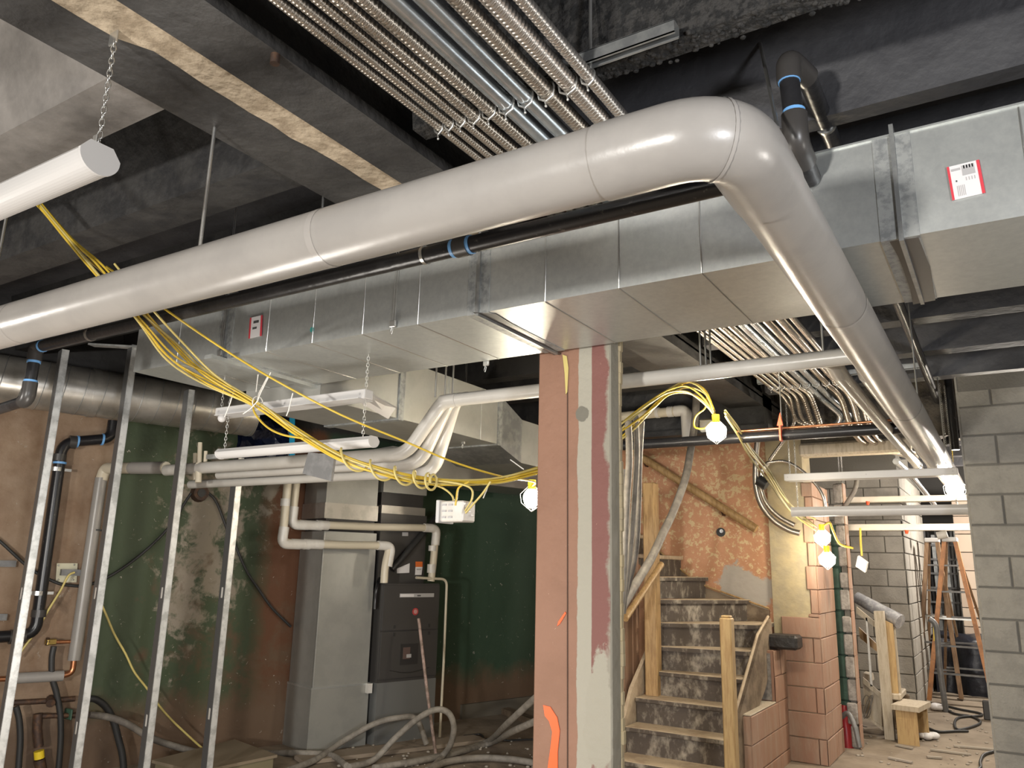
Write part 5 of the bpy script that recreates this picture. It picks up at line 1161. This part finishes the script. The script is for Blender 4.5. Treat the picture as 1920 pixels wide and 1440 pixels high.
# step box
t = thing('step_box', 'low new-timber step box on the floor of the passage', 'box', P(1705, 1396, z=0))
p0_, p1_ = P(1684, 1394, z=0), P(1724, 1400, z=0); wv = p1_-p0_; wv[2] = 0; dv = np.array([-wv[1], wv[0], 0]); dv = dv/np.linalg.norm(dv); L_ = np.linalg.norm(wv); wn_ = wv/L_
hh = .36*L_/.27*.55; hh = .30
M().hexa([p0_, p1_, p1_+dv*.02, p0_+dv*.02]+[q+[0, 0, hh] for q in (p0_, p1_, p1_+dv*.02, p0_+dv*.02)]).build('front_board', wood_new, t)
M().hexa([p0_+dv*.4, p1_+dv*.4, p1_+dv*.42, p0_+dv*.42]+[q+[0, 0, hh] for q in (p0_+dv*.4, p1_+dv*.4, p1_+dv*.42, p0_+dv*.42)]).build('back_board', wood_new, t)
a = p0_-wn_*.03-dv*.03; b_ = p1_+wn_*.03-dv*.03
M().hexa([q+[0, 0, hh] for q in (a, b_, b_+dv*.48, a+dv*.48)]+[q+[0, 0, hh+.045] for q in (a, b_, b_+dv*.48, a+dv*.48)]).build('top_board', wood_pale, t)
M().hexa([p0_+dv*.02, p0_+wn_*.02+dv*.02, p0_+wn_*.02+dv*.4, p0_+dv*.4]+[q+[0, 0, hh] for q in (p0_+dv*.02, p0_+wn_*.02+dv*.02, p0_+wn_*.02+dv*.4, p0_+dv*.4)]).build('side_board', wood_old, t)
# block pillar
pc = P(1722, 1334, z=0); xpil = float(pc[0]); ypil = float(pc[1])
far_ = float(P(1757, 1290, x=xpil)[1])
pil = struct(M().box((xpil-1.4, ypil, 0), (xpil-.008, far_, ZS)).build('wall_passage', mortar), 'pale grey block wall corner in the passage')
blockwall(pil, (0, ypil, 0), (1, 0, 0), (0, -1, 0), xpil-1.4, xpil, 0, 2.8, block_grey2, shift=.1)
blockwall(pil, (xpil, 0, 0), (0, 1, 0), (1, 0, 0), ypil, far_, 0, 2.8, block_grey2, shift=ypil)
# far room wall
YF_ = 15.5
fw = struct(M().box((-3, YF_, 0), (3.6, YF_+.2, ZS)).build('wall_far', mat('dark_far_wall', (.10, .095, .09), .8)), 'dim end wall of the passage')
t = thing('plywood_panel', 'pale plywood boards fixed behind the ladder', 'panel', P(1830, 1100, y=13.8))
x0, x1 = float(P(1800, 1100, y=13.8)[0]), float(P(1890, 1100, y=13.8)[0])
for k in range(-3, 7): M().cbox((x0, 13.8, .82+.27*k), (x1, 13.83, 1.08+.27*k), .005).build('board', mat('plywood_%d' % (k % 2), [(.52, .42, .33), (.47, .37, .29)][k % 2], .7), t)
t = thing('leaning_studs', 'rack of grey steel studs and pipes standing at the far end', 'rack', P(1770, 1250, y=14.4))
for k in range(10):
    xq_ = float(P(1733+7.5*k, 1100, y=14.4+.04*k)[0]); M().box((xq_, 14.4, .0), (xq_+(.03 if k % 3 else .06), 14.45, 2.3-.04*(k % 4))).build('stud', [galv_dull, steel_plate, black_iron][k % 3], t)
for k in range(6): M().box((float(P(1730, 1100, y=14.3)[0]), 14.33, .9+.22*k), (float(P(1812, 1100, y=14.3)[0]), 14.35, .93+.22*k)).build('shelf_bar', steel_plate, t)
# tarp heap
rr = random.Random(11); c = P(1805, 1240, y=12.6); vs = []; n = 12; m_ = 9
xa, xb_ = float(P(1752, 1240, y=12.6)[0]), float(P(1900, 1240, y=12.6)[0])
zt_ = float(P(1800, 1192, y=12.6)[2])
for i in range(n):
    for j in range(m_):
        u, v = i/(n-1), j/(m_-1); yy = 12.6+.1*math.sin(u*9)+rr.uniform(-.05, .05)+(.7*(v-.7)/.3 if v > .7 else 0); zz = max(0.0, zt_*min(1, v/.7))+(rr.uniform(-.03, .03) if v > 0 else 0)
        vs.append((xa+(xb_-xa)*u, yy, max(0, zz)))
fs = [(i*m_+j, (i+1)*m_+j, (i+1)*m_+j+1, i*m_+j+1) for i in range(n-1) for j in range(m_-1)]
N_ = len(vs); vs2 = [(x, y+.10, max(0, z-.04)) for x, y, z in vs]
tag(M().add(vs+vs2, fs+[tuple(N_+q for q in f[::-1]) for f in fs], True).build('tarpaulin', tarp_black), 'black tarpaulin draped over a low stack behind the ladder', 'tarpaulin')
tag(M().cbox((xa+.05, 12.75, 0), (xb_-.05, 13.5, zt_-.08), .02).build('covered_stack', wood_old), 'low stack under the black tarpaulin', 'stack')
# ladder
ya = 11.6
def lad(nm_, lab, apex, fl_, fr_, bl_, y, m, top=True):
    t = thing(nm_, lab, 'ladder', P(fl_[0], fl_[1], y=y)); A0 = P(*apex, y=y+.25)
    feet = []
    for p, yy in ((fl_, y), (fr_, y), (bl_, y+.9)):
        q = P(p[0], p[1], y=yy); s_ = 1.0; q = np.array([q[0], q[1], 0.02]); feet.append(q)
    dx = .06
    la = M().bar(feet[0], A0+[-dx, -.03, 0], .05, .095, (0, 1, 0)).build('leg', m, t); ra = M().bar(feet[1], A0+[dx, -.03, 0], .05, .095, (0, 1, 0)).build('leg', m, t)
    b0 = feet[2]; b1 = b0+(feet[1]-feet[0]); M().bar(b0, A0+[-dx*.7, .05, 0], .03, .06, (0, 1, 0)).build('leg', wood_brown, t); M().bar(b1, A0+[dx*.7, .05, 0], .03, .06, (0, 1, 0)).build('leg', wood_brown, t)
    for k in range(1, 6):
        f_ = k/6; a = feet[0]*(1-f_)+(A0+[-dx, -.03, 0])*f_; c = feet[1]*(1-f_)+(A0+[dx, -.03, 0])*f_; M().bar(a, c, .07, .02).build('step', stud_m if k == 3 else steel_plate, t)
        a = b0*(1-f_)+(A0+[-dx*.7, .05, 0])*f_; c = b1*(1-f_)+(A0+[dx*.7, .05, 0])*f_; M().bar(a, c, .03, .02).build('rear_bar', steel_plate, t)
    M().cbox(A0+[-.09, -.09, -.03], A0+[.09, .09, .03], .01).build('top_cap', fix_white, t)
    return t, feet, A0
orange_wood = mat('worn_orange_wood', (.50, .22, .08), .5, col2=(.34, .15, .06), ns=8)
t, ft, A0 = lad('step_ladder', 'worn orange wooden step ladder with a yellow label, nearest in the passage', (1781, 1012), (1742, 1310), (1862, 1296), (1770, 1280), ya, orange_wood)
f_ = .42; a = ft[0]*(1-f_)+(A0+[-.09, -.03, 0])*f_; M().bar(a-[0, .03, .12], a+[.012, -.02, .12], .034, .09, (0, 1, 0)).build('yellow_label', yellow_plastic, t)
lad('step_ladder', 'darker brown wooden step ladder standing behind the orange one', (1748, 1013), (1722, 1290), (1800, 1282), (1740, 1262), 12.0, wood_brown)
t = M(); t.tube([P(1757, 1005, y=ya), P(1776, 1001, y=ya)], .05, 12); tag(t.build('tape_roll', white_pvc), 'white roll lying on top of the orange ladder', 'roll')
# bent pipe stub and floor cables
q = [P(1742, 1160, y=10.9), P(1752, 1168, y=10.9), P(1757, 1185, y=10.9), P(1762, 1250, y=10.9)]; f0_ = P(1768, 1322, z=0); q = q[:3]+[np.array([q[3][0], 10.9, q[3][2]]), np.array([q[3][0]+.02, 10.9, 0])]
cable('bent_steel_pipe', 'grey steel pipe with a bent top standing on the passage floor', q, .032, steel_plate, 'pipe', n=12)
cable('floor_cable', 'black cable snaking over the passage floor by the pillar', fl([(1768, 1322), (1800, 1330), (1836, 1337), (1838, 1342), (1800, 1345), (1790, 1355), (1797, 1368), (1830, 1360), (1838, 1352), (1820, 1343), (1790, 1338), (1768, 1326)], h=.015), .013, rubber_dark)
cable('floor_cable', 'black cable loop on the passage floor in front of the step box', fl([(1742, 1366), (1760, 1372), (1790, 1371), (1815, 1371)], h=.015), .013, rubber_dark)
cable('floor_cable', 'black cable curling at the foot of the grey block wall', fl([(1866, 1408), (1845, 1415), (1838, 1428), (1838, 1440), (1820, 1448)], h=.015), .012, rubber_dark)
t = M(); a = P(1845, 1350, z=0); t.cbox((a[0], a[1], 0), (a[0]+.12, a[1]+.10, .20), .01); o = t.build('outlet_box', furn_trim); tag(o, 'small black outlet box on the floor by the block wall', 'box')
rr = random.Random(21)
for k, (px, py, w_) in enumerate(((1695, 1400, .16), (1840, 1403, .45), (1820, 1312, .3), (1780, 1410, .3), (1688, 1425, .2), (1752, 1420, .12))):
    a = P(px, py, z=.012); an = rr.uniform(-.6, .6); d = np.array([math.cos(an), math.sin(an), 0])*w_/2
    tag(M().bar(a-d, a+d, .03, .014).build('wood_offcut', junk_m), ['pale offcut in front of the step box', 'long pale offcut by the block wall foot', 'pale offcut crossing near the ladder', 'pale offcut in the middle of the passage floor', 'small pale offcut near the pink pier', 'short offcut right of the step box front'][k], 'offcut')
for k, (p, r_) in enumerate((((1738, 1386), .06), ((1762, 1332), .07))):
    b = M(); a = P(*p, z=0)
    for i in range(6): b.ball((a[0]+rr.uniform(-.06, .06), a[1]+rr.uniform(-.06, .06), r_*.6), r_*rr.uniform(.6, 1), 8, 5, (1, 1, .6))
    tag(b.build('paper_scrap', white_paper), ['crumpled white scrap beside the step box', 'crumpled white scrap at the foot of the pillar'][k], 'scrap')
b = M()
for k in range(90):
    p = P(rr.uniform(1600, 1860), rr.uniform(1330, 1438), z=0); b.ball((p[0], p[1], .005), rr.uniform(.006, .018), 6, 4, (1, 1, .5))
tag(b.build('rubble_crumbs', junk_m), 'crumbs scattered over the passage floor', 'rubble', kind='stuff')
# red thing and tube behind the pink pier
cable('grey_tube', 'grey tube leaning in the gap beyond the pink pier', [P(1577, 1345, y=8.0), P(1590, 1338, y=7.95), P(1602, 1360, y=7.9), P(1612, 1402, y=7.85)], .022, steel_plate, 'tube', n=10)
a = P(1588, 1400, z=0); tag(M().tube([(a[0], a[1], 0), (a[0], a[1], .30), (a[0], a[1], .36)], .07, 16, radii=[.07, .07, .03]).build('red_canister', ext_red), 'dark red canister on the floor beyond the pink pier', 'canister')
# cable bunch far left of the pier tops
cable('far_cable', 'tangle of dark cable hanging over the passage lights', [P(a, c, y=8.0) for a, c in ((1575, 960), (1590, 940), (1602, 920), (1606, 900), (1598, 885))], .022, rubber, n=8)
cable('far_conduit', 'bright conduit running back along the passage ceiling', [P(1680, 865, y=7.8), P(1715, 900, y=9.0), P(1755, 950, y=11.5)], .03, emt_m, 'conduit')

for o in list(bpy.data.objects):
    if '_w' in o: del o['_w']
